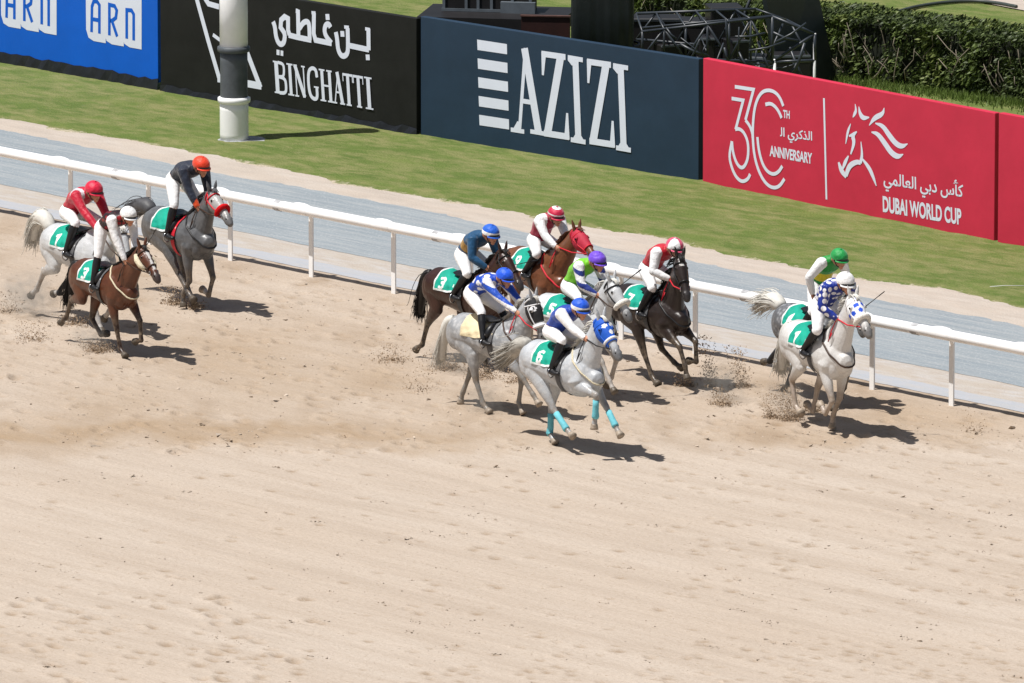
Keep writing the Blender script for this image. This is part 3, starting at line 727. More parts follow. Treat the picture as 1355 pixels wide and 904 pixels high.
# ================================================================== horses and jockeys
def V3(*a): return Vector(a)
class Body:
    """overlapping lofted forms that are fused into one continuous skin"""
    def __init__(s): s.mb = MB(); s.cap = []
    def loft(s, cen, hw, hh, tag_, n=16, side=None):
        cen = [Vector(c) for c in cen]; m = len(cen); V = []; F = []
        rings = []
        t0 = (cen[1]-cen[0]).normalized(); t1 = (cen[-1]-cen[-2]).normalized(); e0 = min(hw[0], hh[0]); e1 = min(hw[-1], hh[-1])
        for c, k in ((.92,.35),(.6,.78)): rings.append((cen[0]-t0*e0*c, hw[0]*k, hh[0]*k, t0))
        for i in range(m):
            t = (cen[min(i+1,m-1)]-cen[max(i-1,0)]).normalized(); rings.append((cen[i], hw[i], hh[i], t))
        for c, k in ((.6,.78),(.92,.35)): rings.append((cen[-1]+t1*e1*c, hw[-1]*k, hh[-1]*k, t1))
        pa = None
        for (c, a, b, t) in rings:
            sd_ = Vector(side) if side is not None else (pa if pa is not None else t.orthogonal())
            u = (sd_-t*sd_.dot(t)).normalized(); v = t.cross(u); pa = u
            for k in range(n):
                th = 2*math.pi*k/n; V.append(c+u*a*math.cos(th)+v*b*math.sin(th))
        q = len(rings)
        for i in range(q-1):
            for k in range(n): F.append((i*n+k, i*n+(k+1)%n, (i+1)*n+(k+1)%n, (i+1)*n+k))
        F.append(tuple(range(n))[::-1]); F.append(tuple((q-1)*n+k for k in range(n)))
        s.mb.add(V, F)
        for i in range(m-1): s.cap.append((cen[i], cen[i+1], (hw[i]+hh[i])/2, (hw[i+1]+hh[i+1])/2, tag_))
    def ball(s, c, r, tag_, rot=None):
        s.mb.ball(c, r, 16, 10, 0, rot); rr = sum(r)/3 if hasattr(r, '__len__') else r; c = Vector(c)
        s.cap.append((c, c+Vector((0,0,.001)), rr, rr, tag_))
    def fuse(s, voxel, smooth_it=3):
        m = bpy.data.meshes.new('tmp'); m.from_pydata(s.mb.v, [], s.mb.f); o = bpy.data.objects.new('tmp', m); C.objects.link(o)
        # make every form point outwards
        bm = bmesh.new(); bm.from_mesh(m); bmesh.ops.recalc_face_normals(bm, faces=bm.faces); bm.to_mesh(m); bm.free()
        r = o.modifiers.new('r', 'REMESH'); r.mode = 'VOXEL'; r.voxel_size = voxel; r.adaptivity = 0
        k = o.modifiers.new('s', 'SMOOTH'); k.factor = .5; k.iterations = smooth_it
        dg = bpy.context.evaluated_depsgraph_get(); dg.update()
        me = bpy.data.meshes.new_from_object(o.evaluated_get(dg)); bpy.data.objects.remove(o); bpy.data.meshes.remove(m)
        n = len(me.vertices); P = np.empty(n*3); me.vertices.foreach_get('co', P); P = P.reshape(-1,3)
        nf = len(me.polygons); F = np.empty(nf*4, dtype=np.int32)
        try: me.polygons.foreach_get('vertices', F); F = F.reshape(-1,4)
        except Exception: F = np.array([tuple(p.vertices)+((p.vertices[-1],) if len(p.vertices) == 3 else ()) for p in me.polygons])
        N = np.empty(n*3); me.vertices.foreach_get('normal', N); N = N.reshape(-1,3)
        bpy.data.meshes.remove(me)
        best = np.full(n, 1e9); lab = np.zeros(n, dtype=int); names = sorted(set(c[4] for c in s.cap))
        for a, b, ra, rb, tg in s.cap:
            a = np.array(a); d = np.array(b)-a; L2 = max(1e-9, d@d); t = np.clip(((P-a)@d)/L2, 0, 1)
            dist = np.linalg.norm(P-(a+t[:,None]*d), axis=1)-(ra+(rb-ra)*t); m_ = dist < best
            best[m_] = dist[m_]; lab[m_] = names.index(tg)
        return P, F, N, np.array(names)[lab]

def np_mesh(name, P, F, mats, parent, mi=None, colr=None):
    m = bpy.data.meshes.new(name); m.vertices.add(len(P)); m.vertices.foreach_set('co', np.asarray(P).reshape(-1))
    m.loops.add(F.size); m.loops.foreach_set('vertex_index', F.reshape(-1).astype(np.int32))
    m.polygons.add(len(F)); m.polygons.foreach_set('loop_start', np.arange(0, F.size, F.shape[1], dtype=np.int32))
    m.update(calc_edges=True); m.polygons.foreach_set('use_smooth', np.ones(len(F), bool))
    for x in mats: m.materials.append(x)
    if mi is not None: m.polygons.foreach_set('material_index', np.asarray(mi, dtype=np.int32))
    if colr is not None:
        ca = m.color_attributes.new('coat', 'FLOAT_COLOR', 'POINT'); ca.data.foreach_set('color', np.asarray(colr).reshape(-1))
    o = bpy.data.objects.new(name, m); C.objects.link(o); o.parent = parent; return o

def shell(name, P, F, N, sel, off, mats, parent, mi_fn=None):
    """the faces of a fused body in one region, lifted off the skin: clothing"""
    fs = F[sel[F].sum(1) >= 3]
    if not len(fs): return None
    used = np.zeros(len(P), bool); used[fs.reshape(-1)] = True; mp = np.cumsum(used)-1
    Q = P[used]+N[used]*off; fs2 = mp[fs]
    mi = mi_fn(P[fs].mean(1), fs) if mi_fn else None
    return np_mesh(name, Q, fs2, mats, parent, mi)

def coat_mat(name, base, alt, points, skin=(.05,.045,.045), dapple=.0, dscale=14, white=(.72,.70,.67)):
    m, t, b = new_mat(name); L = t.links; N = t.nodes
    tc = N.new('ShaderNodeTexCoord'); a = N.new('ShaderNodeAttribute'); a.attribute_name = 'coat'; sp = N.new('ShaderNodeSeparateColor'); L.new(a.outputs['Color'], sp.inputs[0])
    def mix(f, c0, c1):
        x = N.new('ShaderNodeMix'); x.data_type = 'RGBA'; L.new(f, x.inputs[0])
        for i, v in ((6,c0),(7,c1)):
            if isinstance(v, tuple): x.inputs[i].default_value = v+(1,)
            else: L.new(v, x.inputs[i])
        return x.outputs[2]
    def rng_(f, p0, p1, o=1.0):
        r = N.new('ShaderNodeMapRange'); r.inputs[1].default_value = p0; r.inputs[2].default_value = p1; r.inputs[4].default_value = o; L.new(f, r.inputs[0]); return r.outputs[0]
    n = N.new('ShaderNodeTexNoise'); n.inputs['Scale'].default_value = 5; n.inputs['Detail'].default_value = 5; L.new(tc.outputs['Object'], n.inputs['Vector'])
    c = mix(rng_(n.outputs[0], .35, .7), base, alt)
    if dapple:
        v = N.new('ShaderNodeTexVoronoi'); v.inputs['Scale'].default_value = dscale; L.new(tc.outputs['Object'], v.inputs['Vector'])
        c = mix(rng_(v.outputs['Distance'], .5, .15, dapple), c, tuple(min(.7, x*1.9+.04) for x in base))
    c = mix(sp.outputs[0], c, points); c = mix(sp.outputs[1], c, white); c = mix(sp.outputs[2], c, skin)
    dn = N.new('ShaderNodeTexNoise'); dn.inputs['Scale'].default_value = 11; dn.inputs['Detail'].default_value = 6; dn.inputs['Roughness'].default_value = .7; L.new(tc.outputs['Object'], dn.inputs['Vector'])
    dm = N.new('ShaderNodeMath'); dm.operation = 'MULTIPLY'; L.new(rng_(dn.outputs[0], .40, .66, .75), dm.inputs[0]); L.new(sp.outputs[0], dm.inputs[1]); c = mix(dm.outputs[0], c, (.31,.235,.165))
    f_ = N.new('ShaderNodeTexNoise'); f_.inputs['Scale'].default_value = 60; f_.inputs['Detail'].default_value = 3; L.new(tc.outputs['Object'], f_.inputs['Vector'])
    mm = N.new('ShaderNodeMix'); mm.data_type = 'RGBA'; mm.blend_type = 'MULTIPLY'; mm.inputs[0].default_value = .38; L.new(c, mm.inputs[6]); L.new(f_.outputs[0], mm.inputs[7])
    L.new(mm.outputs[2], b.inputs['Base Color']); b.inputs['Roughness'].default_value = .36; b.inputs['Specular IOR Level'].default_value = .45
    bp = N.new('ShaderNodeBump'); bp.inputs['Distance'].default_value = .022; bp.inputs['Strength'].default_value = .8; L.new(n.outputs[0], bp.inputs['Height']); L.new(bp.outputs[0], b.inputs['Normal'])
    return m

M_cloth = mat('saddle_cloth_green', lin((24,152,130)), .7, .14, 7, .2, .006, 30)
M_clothw = mat('saddle_cloth_white', (.74,.76,.75), .7, .08, 7, .2, .006, 30)
M_cream = mat('saddle_cloth_cream', (.68,.58,.38), .7, .12, 7, .2, .006, 30)
M_leather = mat('tack_brown_leather', (.045,.022,.012), .5, .3, 9)
M_girth = mat('girth_webbing', (.10,.10,.105), .8, .2, 12)
M_fleece = mat('white_fleece', (.74,.71,.65), .95, .1, 20, .1, .012, 45)
M_fleecey = mat('cream_fleece', (.62,.55,.40), .95, .12, 20, .1, .012, 45)
M_redtack = mat('red_webbing', lin((200,30,48)), .6, .1, 9)
M_redfl = mat('red_fleece', lin((196,24,30)), .95, .12, 20, .1, .012, 45)
M_aqua = mat('aqua_bandage', lin((110,186,198)), .75, .1, 16, .2, .004, 50)
M_bandk = mat('black_bandage', (.02,.02,.022), .75, .2, 16)
M_hblack = mat('black_hood', (.018,.018,.02), .75, .2, 10)
M_hblue = mat('blue_hood', lin((20,86,190)), .7, .12, 10)
M_hwhite = mat('white_hood', (.76,.76,.77), .7, .06, 10)
M_hred = mat('red_hood', lin((178,38,62)), .7, .14, 10)
M_spot = mat('royal_blue_patch', lin((30,80,200)), .7, .1, 10)

DIG = {'6': [(.72,.92),(.45,.98),(.25,.75),(.18,.4),(.28,.1),(.5,.02),(.74,.12),(.80,.33),(.68,.52),(.45,.54),(.25,.40)],
       '1': [(.32,.78),(.55,.98),(.55,.02)], '3': [(.22,.86),(.48,.98),(.74,.84),(.70,.62),(.46,.53),(.74,.44),(.80,.2),(.52,.02),(.22,.14)],
       '8': [(.5,.52),(.28,.64),(.28,.86),(.5,.98),(.72,.86),(.72,.64),(.5,.52),(.22,.36),(.22,.14),(.5,.02),(.78,.14),(.78,.36),(.5,.52)],
       '7': [(.2,.96),(.8,.96),(.42,.02)], '2': [(.22,.78),(.46,.98),(.76,.80),(.66,.5),(.2,.04),(.8,.04)], '9': [(.74,.6),(.5,.47),(.26,.6),(.26,.86),(.5,.98),(.74,.86),(.74,.4),(.6,.08),(.32,.04)],
       '5': [(.76,.96),(.3,.96),(.26,.56),(.55,.62),(.78,.42),(.72,.12),(.48,.02),(.22,.12)], '4': [(.66,.02),(.66,.98),(.2,.32),(.84,.32)]}
def seg_dist(px_, py_, pts):
    best = 9
    for (ax, ay), (bx, by) in zip(pts[:-1], pts[1:]):
        dx, dy = bx-ax, by-ay; t = max(0, min(1, ((px_-ax)*dx+(py_-ay)*dy)/(dx*dx+dy*dy))); best = min(best, math.hypot(px_-ax-t*dx, py_-ay-t*dy))
    return best

def ang(p, L_, a): return Vector((p[0]+L_*math.sin(R(a)), p[1], p[2]-L_*math.cos(R(a))))

def build_horse(sp):
    """sp: dict; local frame x forward, y left, z up, origin on the ground under the saddle"""
    hd = R(sp.get('head_deg', 48)); sc = sp.get('scale', 1.03)
    B = Body(); Y = (0,1,0)
    tors = [(-.84,1.20,.09,.10),(-.76,1.20,.19,.20),(-.62,1.21,.262,.268),(-.42,1.205,.275,.288),(-.20,1.17,.262,.268),(.02,1.145,.272,.275),(.24,1.13,.275,.300),(.40,1.13,.255,.335),(.54,1.13,.225,.325),(.66,1.12,.195,.26),(.75,1.10,.14,.17)]
    B.loft([(x,0,z) for x,z,_,_ in tors], [a*1.05 for *_,a,_ in tors], [b for *_,b in tors], 'torso', 24, Y)
    for s_ in (-1,1):
        B.ball((.61,s_*.10,1.03), (.14,.095,.18), 'torso')            # breast muscles
        B.ball((-.60,s_*.15,1.17), (.21,.115,.25), 'torso')           # quarters
        B.ball((.47,s_*.165,1.12), (.16,.075,.26), 'torso')           # shoulder blade
    pl = sp.get('poll', (.95,1.90)); ha = sp.get('hang', 30)
    b0 = V3(.47,0,1.22); b2 = V3(pl[0],0,pl[1]); b1 = V3(.40+.62*(pl[0]-.40),0,1.22+.42*(pl[1]-1.22))
    nk = []; 
    for i in range(9):
        t = i/8; p = b0*(1-t)**2+b1*2*t*(1-t)+b2*t*t; nk.append(p)
    iv = lambda t, xs, ys: float(np.interp(t, xs, ys))
    B.loft(nk, [iv(i/8,(0,.25,.5,.75,1),(.185,.148,.115,.092,.078)) for i in range(9)], [iv(i/8,(0,.25,.5,.75,1),(.335,.265,.205,.158,.120)) for i in range(9)], 'neck', 18, Y)
    hdv = V3(math.sin(R(ha)),0,-math.cos(R(ha))); hn = V3(math.cos(R(ha)),0,math.sin(R(ha)))
    HS = [(q[0]*1.07,q[1]*1.06,q[2]*1.08,q[3]) for q in [(-.05,.066,.080,-.01),(.04,.086,.118,-.015),(.13,.097,.134,-.018),(.21,.092,.122,-.014),(.30,.073,.094,0),(.40,.058,.074,.004),(.48,.056,.064,.002),(.545,.061,.064,-.002),(.585,.050,.050,-.008)]]
    hc = lambda t: b2+hdv*t+hn*iv(t,[h[0] for h in HS],[h[3] for h in HS])
    hw_ = lambda t: iv(t,[h[0] for h in HS],[h[1] for h in HS]); hh_ = lambda t: iv(t,[h[0] for h in HS],[h[2] for h in HS])
    B.loft([hc(h[0]) for h in HS], [h[1] for h in HS], [h[2] for h in HS], 'head', 18, Y)
    for s_ in (-1,1):
        e = hc(.15)+hn*.065+V3(0,s_*.072,0); B.ball(e, (.035,.026,.035), 'head')
        eb = b2+hn*.055+V3(-.01,s_*.05,.06); tip = eb+V3(-.015+sp.get('ear',0)*.05,s_*.035,.135)
        B.loft([eb-V3(0,0,.05), eb, eb+(tip-eb)*.45, tip], [.026,.032,.031,.010], [.024,.026,.02,.008], 'head', 10, Y)
        B.ball(hc(.55)+hn*.03+V3(0,s_*.035,0), (.03,.026,.03), 'head')
    hoofs = {}; jn = {}
    for key in ('RF','LF'):
        s_ = -1 if key[0] == 'R' else 1; a1, a2, a3 = sp['legs'][key]; sw = max(-.12, min(.16, a1/45*.12))
        el = V3(.44+sw*.7, s_*.155, .93+max(0, a1-30)/60*.10); K = ang(el,.425,a1); Fk = ang(K,.30,a2); H = ang(Fk,.125,a3); T = ang(H,.075,a3)
        for q, y in ((K,.135),(Fk,.125),(H,.125),(T,.125)): q.y = s_*y
        B.loft([(.52,s_*.14,1.14),((.52+el.x)/2,s_*.16,1.04),el], [.09,.105,.080], [.19,.165,.115], 'torso', 14, Y)
        md = el+(K-el)*.35
        B.loft([el,md,el+(K-el)*.75,K+(el-K)*.05,K], [.080,.070,.050,.046,.047], [.112,.092,.055,.05,.052], 'upper', 14, Y)
        B.loft([K,K+(Fk-K)*.15,K+(Fk-K)*.5,K+(Fk-K)*.85,Fk], [.046,.036,.033,.035,.041], [.051,.041,.036,.040,.046], 'lower', 12, Y)
        B.loft([Fk,Fk+(H-Fk)*.5,H], [.041,.034,.043], [.046,.036,.046], 'lower', 12, Y)
        hoofs[key] = (H, T); jn[key] = (K, Fk)
    for key in ('RH','LH'):
        s_ = -1 if key[0] == 'R' else 1; a1, a2, a3 = sp['legs'][key]; dx = sp.get('stifle', {}).get(key, max(-.16, min(.26, (a1+25)/60*.22)))
        hip = V3(-.54, s_*.13, 1.22); st = V3(-.42+dx, s_*.175, .90+max(0,dx)*.12); K = ang(st,.43,a1); Fk = ang(K,.37,a2); H = ang(Fk,.125,a3); T = ang(H,.075,a3)
        for q, y in ((K,.135),(Fk,.125),(H,.125),(T,.125)): q.y = s_*y
        B.loft([hip,(hip+st)/2+V3(-.03,0,0),st], [.115,.118,.085], [.25,.215,.135], 'torso', 16, Y)
        B.loft([st,st+(K-st)*.3,st+(K-st)*.7,K+(st-K)*.08,K], [.085,.076,.054,.046,.044], [.135,.112,.072,.062,.058], 'upper', 14, Y)
        hk = V3(math.cos(R(a2)),0,math.sin(R(a2)))
        B.ball(K-hk*.035+V3(0,0,.02), (.032,.03,.045), 'upper')       # point of hock
        B.loft([K,K+(Fk-K)*.15,K+(Fk-K)*.5,K+(Fk-K)*.85,Fk], [.046,.038,.034,.036,.042], [.056,.046,.039,.042,.048], 'lower', 12, Y)
        B.loft([Fk,Fk+(H-Fk)*.5,H], [.042,.035,.043], [.047,.037,.046], 'lower', 12, Y)
        hoofs[key] = (H, T); jn[key] = (K, Fk)
    lowest = min(T.z for _, T in hoofs.values())-.012
    dz = -lowest+sp.get('air', 0.0)
    P, F, N, lab = B.fuse(.0125, 3)
    yaw = R(sp.get('yaw', 0))
    def bend(p):
        p = np.asarray(p, dtype=float).copy(); one = p.ndim == 1; q = p.reshape(-1,3)
        k = np.clip((q[:,0]-.52)/.42, 0, 1)*np.clip((q[:,2]-1.12)/.18, 0, 1); a = yaw*k*k*(3-2*k); c, s_ = np.cos(a), np.sin(a); x = q[:,0]-.52; y = q[:,1].copy()
        q[:,0] = .52+x*c-y*s_; q[:,1] = x*s_+y*c
        return q[0] if one else q
    loc = V3(sp['loc'][0], sp['loc'][1], 0)
    root = empty(sp.get('kind','racehorse'), loc, -hd); root.scale = (sc,sc,sc)
    tag(root, sp['label'], 'horse', 'galloping racehorses')
    up_ = np.array((0,0,dz))
    # coat masks
    tg = {k: lab == k for k in ('torso','neck','head','upper','lower')}
    Rm = np.zeros(len(P)); Rm[tg['lower']] = 1
    for k in ('RF','LF','RH','LH'):
        Kz = jn[k][0]; d = np.linalg.norm(P-np.array(Kz), axis=1); Rm = np.maximum(Rm, np.where(tg['upper'], np.clip(1.35-d/.20, 0, 1), 0))
    Gm = np.zeros(len(P)); hb = np.array(b2); th = (P-hb)@np.array(hdv); nh = (P-hb)@np.array(hn)
    ish = tg['head']
    bz = sp.get('blaze')
    if bz:
        wv = bz[2]; Gm = np.maximum(Gm, np.where(ish & (th > bz[0]) & (th < bz[1]) & (nh > .0) & (np.abs(P[:,1]) < wv*(1-.25*np.sin(th*30))), 1.0, 0))
    if sp.get('paleface'): Gm = np.maximum(Gm, np.where(ish, np.clip((th+.02)/.12, 0, 1)*sp['paleface'], 0))
    for k in sp.get('socks', ()):
        T_ = np.array(hoofs[k][0]); d = np.linalg.norm(P-T_, axis=1); Gm = np.maximum(Gm, np.where(tg['lower'], np.clip((sp.get('sockh',.3)-d)/.04, 0, 1), 0))
    Bm = np.where(ish, np.clip((th-.46)/.08, 0, 1)*sp.get('muzzle',.8), 0)
    col = np.stack([Rm, Gm, Bm, np.ones(len(P))], -1)
    CM = coat_mat('coat_'+sp['id'], *sp['coat'])
    Pb = bend(P)
    np_mesh('body', Pb+up_, F, [CM], root, None, col)
    bvh = BVHTree.FromPolygons([tuple(p) for p in Pb], [tuple(f) for f in F])
    out = lambda name, mb, mats, smooth=True: mk(name, bend(np.array(mb.v))+up_, mb.f, mats, root, smooth, mb.mi)
    # hooves, bandages
    pale = sp.get('pale_hooves', False)
    for k in ('RF','LF','RH','LH'):
        H, T = hoofs[k]; d = (T-H).normalized(); m = MB(); fw = V3(-d.z,0,d.x)
        m.tube([H-d*.012, H+d*.01, H+d*.045+fw*.006, T+fw*.012], [.040,.050,.055,.062], 14); out('hoof', m, M_hoofpale if pale or k in sp.get('socks', ()) else M_hoof)
        bn = sp.get('bandage', {}).get(k)
        if bn:
            K, Fk = jn[k]; m = MB(); a_, b_ = K+(Fk-K)*.22, Fk+(H-Fk)*.25
            m.tube([a_, a_+(b_-a_)*.3, a_+(b_-a_)*.65, Fk, b_], [.046,.046,.047,.054,.05], 14); out('bandage', m, bn)
    # eyes
    m2 = []
    for s_ in (-1,1):
        m = MB(); m.ball(hc(.15)+hn*.066+V3(0,s_*.087,0), .021, 10, 8); out('eye', m, M_eye)
        m = MB(); m.ball(hc(.565)+hn*.035+V3(0,s_*.052,0), (.014,.008,.017), 8, 6); out('nostril', m, M_eye)
    # mane and forelock
    r = np.random.default_rng(sp.get('seed', 1)); m = MB()
    for i in range(150):
        t = r.uniform(.12,.99); p = b0*(1-t)**2+b1*2*t*(1-t)+b2*t*t; tn_ = ((b1-b0)*(1-t)+(b2-b1)*t).normalized(); nn = V3(-tn_.z,0,tn_.x)
        top = p+nn*(iv(t,(0,.25,.5,.75,1),(.325,.255,.197,.15,.115))); s_ = r.choice((-1,1), p=(.35,.65)); l = r.uniform(.07,.17)
        m.tube([top-nn*.02, top+nn*.015+V3(-.03*r.random(),s_*.02,0), top+V3(-.06-.06*r.random(),s_*r.uniform(.03,.06),-.15*l), top+V3(-.09-.10*r.random(),s_*r.uniform(.05,.085),-.75*l)], [.012,.011,.008,.003], 4)
    for i in range(14):
        p = b2+hn*.07+V3(0,r.normal(0,.02),.06); m.tube([p, p+hn*.03+hdv*.05, p+hn*.035+hdv*.13+V3(0,r.normal(0,.02),0)], [.010,.008,.003], 4)
    hair = sp['hair']; out('mane', m, hair)
    # tail
    tl = sp.get('tail', [(-.80,1.36),(-.98,1.36),(-1.2,1.2),(-1.4,1.0),(-1.52,.85)]); m = MB(); tp = smooth_pts([(x,0,z) for x,z in tl], 2)
    n_ = len(tp); tw = sp.get('tailw', .075)
    m.tube([V3(*q) for q in tp], [tw*(.35+1.0*math.sin(math.pi*min(1,(i+1)/n_*1.02)**.8)*.75)+.008 for i in range(n_)], 10)
    for i in range(420):
        o_ = V3(0, r.normal(0,tw*.6), r.normal(0,tw*.62)); st_ = int(r.uniform(0,n_*.4)); en = n_; ex = r.uniform(.4,1.0)
        pts = []
        for j in list(range(st_, en-1, 2))+[en-1]:
            f_ = j/n_; pts.append(V3(*tp[j])+o_*(.3+f_*1.4*ex)+V3(-.02*f_*ex, .02*math.sin(f_*7+i), .02*math.sin(f_*6+i*2)))
        if len(pts) > 2: m.tube(pts, [.0065*(1-.6*k/len(pts)) for k in range(len(pts))], 4)
    out('tail', m, [hair if not sp.get('tailhair') else sp['tailhair']])
    # saddle cloth: a sheet dropped onto the back
    nu, nv = 76, 116; x0, x1 = -.38, .29; arc = sp.get('arc', 1.46); V = []; ok = True
    for i in range(nu+1):
        x = x0+(x1-x0)*i/nu
        for j in range(nv+1):
            a = -arc+2*arc*j/nv; lowr = 1-.16*max(0,(x+.05)/.41); a *= lowr
            c_ = V3(x,0,1.16); d = V3(.0,math.sin(a),math.cos(a)); h = bvh.ray_cast(c_, d, 1.0)
            p = h[0] if h[0] is not None and (h[0]-c_).length < .42 else c_+d*.29
            V.append(p+d*(.013+.005*math.sin(x*37+a*9)+.006*math.sin(x*15-a*14)*max(0,abs(a)-.6)))
    Fc = []; mi = []
    # arc length scale about .28 m per radian
    dg_ = sp.get('num', ''); xc = sp.get('numx', -.215); 
    for i in range(nu):
        for j in range(nv):
            Fc.append((i*(nv+1)+j, (i+1)*(nv+1)+j, (i+1)*(nv+1)+j+1, i*(nv+1)+j+1)); x = x0+(x1-x0)*(i+.5)/nu; a = -arc+2*arc*(j+.5)/nv
            ed = min(x-x0, x1-x, (arc-abs(a))*.28); k = 0
            if ed < .028: k = 1
            else:
                s_ = -1 if a < 0 else 1; dn = (abs(a)-.70)*.28/.18; ux = (x-xc)/.145+.5
                if s_ > 0: ux = 1-ux
                for q, chh in enumerate(dg_):
                    wq = 1/len(dg_); uu = (ux-q*wq)/wq
                    if -.1 < uu < 1.1 and -.1 < dn < 1.1 and seg_dist(uu, 1-dn, DIG[chh]) < .125*(1 if len(dg_) == 1 else 1.25): k = 1
                if k == 0 and .04 < x < .30 and .9 < abs(a) < 1.25 and (int((x-.04)/.03) % 2 == 0) and abs(abs(a)-1.07) < .10: k = 1
            mi.append(k)
    so_ = mk('saddle_cloth', [q+V3(0,0,dz) for q in V], Fc, [sp.get('cloth', M_cloth), sp.get('cloth2', M_clothw)], root, True, mi)
    if sp.get('cloth') is M_cream: so_['label'] = 'pale cream saddle cloth without a number'
    # saddle with stirrups, girth
    m = MB(); V = []; 
    m2 = Body(); m2.loft([(-.10,0,1.475),(0,0,1.452),(.14,0,1.45),(.26,0,1.475),(.32,0,1.50)], [.13,.15,.14,.11,.06], [.03,.03,.028,.035,.03], 'a', 12, Y)
    mb = m2.mb
    for s_ in (-1,1):
        mb.loft = None
        pts = []
        for a in (.35,.6,.9,1.15,1.35):
            d = V3(.02,math.sin(a)*s_,math.cos(a)); c_ = V3(.20,0,1.16); h = bvh.ray_cast(c_+d*.9,-d,1.0); pts.append((h[0] if h[0] is not None else c_+d*.28)+d*.022)
        mb.tube(pts, [.02,.05,.06,.05,.03], 8)
    sd_o = mk('saddle', [Vector(q)+V3(0,0,dz) for q in mb.v], mb.f, M_black, root, True)
    for s_ in (-1,1):
        fx, fz = sp.get('foot', (.16,1.14)); m = MB(); m.tube([(.21,s_*.27,1.36),(fx,s_*.335,fz+.08)], .009, 6)
        ring = [V3(fx, s_*.335+math.sin(t)*.055, fz+.0+math.cos(t)*.07) for t in np.linspace(0,6.2832,17)]; m.tube(ring, .009, 6, 0, False)
        mk('stirrup', [Vector(q)+V3(0,0,dz) for q in m.v], m.f, M_steel, sd_o, True)
    def band(name, xfn, a0, a1, off, wd, mt, cz=1.13):
        V = []; F = []; n = 48
        for j in range(n+1):
            a = a0+(a1-a0)*j/n; d = V3(0,math.sin(a),math.cos(a))
            for e in (-.5,.5):
                c_ = V3(xfn(a)+e*wd,0,cz); h = bvh.ray_cast(c_,d,1.2); p = h[0] if h[0] is not None and (h[0]-c_).length < .37 else c_+d*.315; V.append(p+d*off)
        for j in range(n): F.append((j*2,j*2+1,j*2+3,j*2+2))
        return mk(name, [q+V3(0,0,dz) for q in V], F, mt, root)
    band('girth', lambda a: .26, 0, 2*math.pi, .018, .09, sp.get('girth', M_girth))
    # breast collar round the base of the neck
    bc = sp.get('collar', M_leather)
    if bc:
        m = MB(); pts = []
        for j in range(41):
            a = 2*math.pi*j/40; d0 = V3(0,math.sin(a),math.cos(a)); ax = V3(.62,0,.78).normalized(); c_ = V3(.60,0,1.27); u = V3(-.78,0,.62); d = (u*math.cos(a)+V3(0,1,0)*math.sin(a)).normalized()
            h = bvh.ray_cast(c_+d*.8,-d,1.0); pts.append((h[0] if h[0] is not None else c_+d*.25)+d*.008)
        m.tube(pts, .014, 6, 0, False); mk('breast_collar', [Vector(q)+V3(0,0,dz) for q in m.v], m.f, bc, root)
    # head gear
    def hp(t, th_, s_=1.0, o_=0.0): return hc(t)+V3(0,1,0)*((hw_(t)*s_+o_)*math.cos(th_))+hn*((hh_(t)*s_+o_)*math.sin(th_))
    def ring(m, t, rr, tilt=0.0, o_=.008, n=24):
        m.tube([hp(t+tilt*math.sin(a), a, 1.0, o_) for a in np.linspace(0,2*math.pi,n+1)], rr, 6, 0, False)
    bm_ = sp.get('bridle', M_leather); m = MB(); ring(m,.37,.012); ring(m,.06,.011,.02); ring(m,-.02,.012,-.03)
    for s_ in (0,math.pi):
        sg = 1 if s_ == 0 else -1
        m.tube([hp(-.02,s_+sg*.5), hp(.1,s_,1,.009), hp(.25,s_,1,.009), hp(.37,s_,1,.008), hp(.46,s_-sg*.3,1,.006)], .0105, 6)
    out('bridle', m, bm_)
    m = MB()
    for sg in (-1,1):
        t_ = [hp(.46, 0 if sg > 0 else math.pi, 1, .012)+V3(0,0,math.cos(a)*.03)+hdv*(math.sin(a)*.02) for a in np.linspace(0,6.2832,13)]; m.tube(t_, .008, 5, 0, False)
    out('bit', m, M_steel)
    tq = sp.get('hand_t', .48); pq = b0*(1-tq)**2+b1*2*tq*(1-tq)+b2*tq*tq
    if sp['hands_l'][0] > .5: sp['hands_l'] = (pq.x-.02, iv(tq,(0,.25,.5,.75,1),(.185,.148,.115,.092,.078))*.55+.035, pq.z+iv(tq,(0,.25,.5,.75,1),(.325,.255,.197,.15,.115))*.78+dz)
    hands = sp['hands_l']; m = MB()
    for sg in (-1,1):
        hp_ = V3(hands[0], sg*hands[1], hands[2]-dz); bt = hp(.46, 0 if sg > 0 else math.pi, 1, .016); midp = (hp_+bt)/2+V3(0,sg*.02,-.03)
        m.tube([hp_, midp, bt], .0095, 6)
    m.tube([V3(hands[0],-hands[1],hands[2]-dz), V3(hands[0]-.05,-.16,hands[2]-dz-.18), V3(hands[0]-.08,-.19,hands[2]-dz-.33), V3(hands[0]-.02,-.165,hands[2]-dz-.2)], .0085, 6)
    out('reins', m, sp.get('rein', M_leather))
    for nb in sp.get('noseband', ()):
        t_, mt, rr = nb; m = MB(); m.tube([hp(t_, a, 1.0, rr*.45) for a in np.linspace(-.5,math.pi+.5,20)], rr, 10); out('noseband', m, mt)
    if sp.get('cheek'):
        for sg in (-1,1):
            s_ = 0 if sg > 0 else math.pi; m = MB(); m.tube([hp(.02,s_-sg*.1,1,.02), hp(.12,s_-sg*.15,1,.03), hp(.24,s_-sg*.2,1,.03), hp(.34,s_-sg*.25,1,.02)], [.03,.045,.045,.03], 10); out('cheek_piece', m, sp['cheek'])
    hood = sp.get('hood')
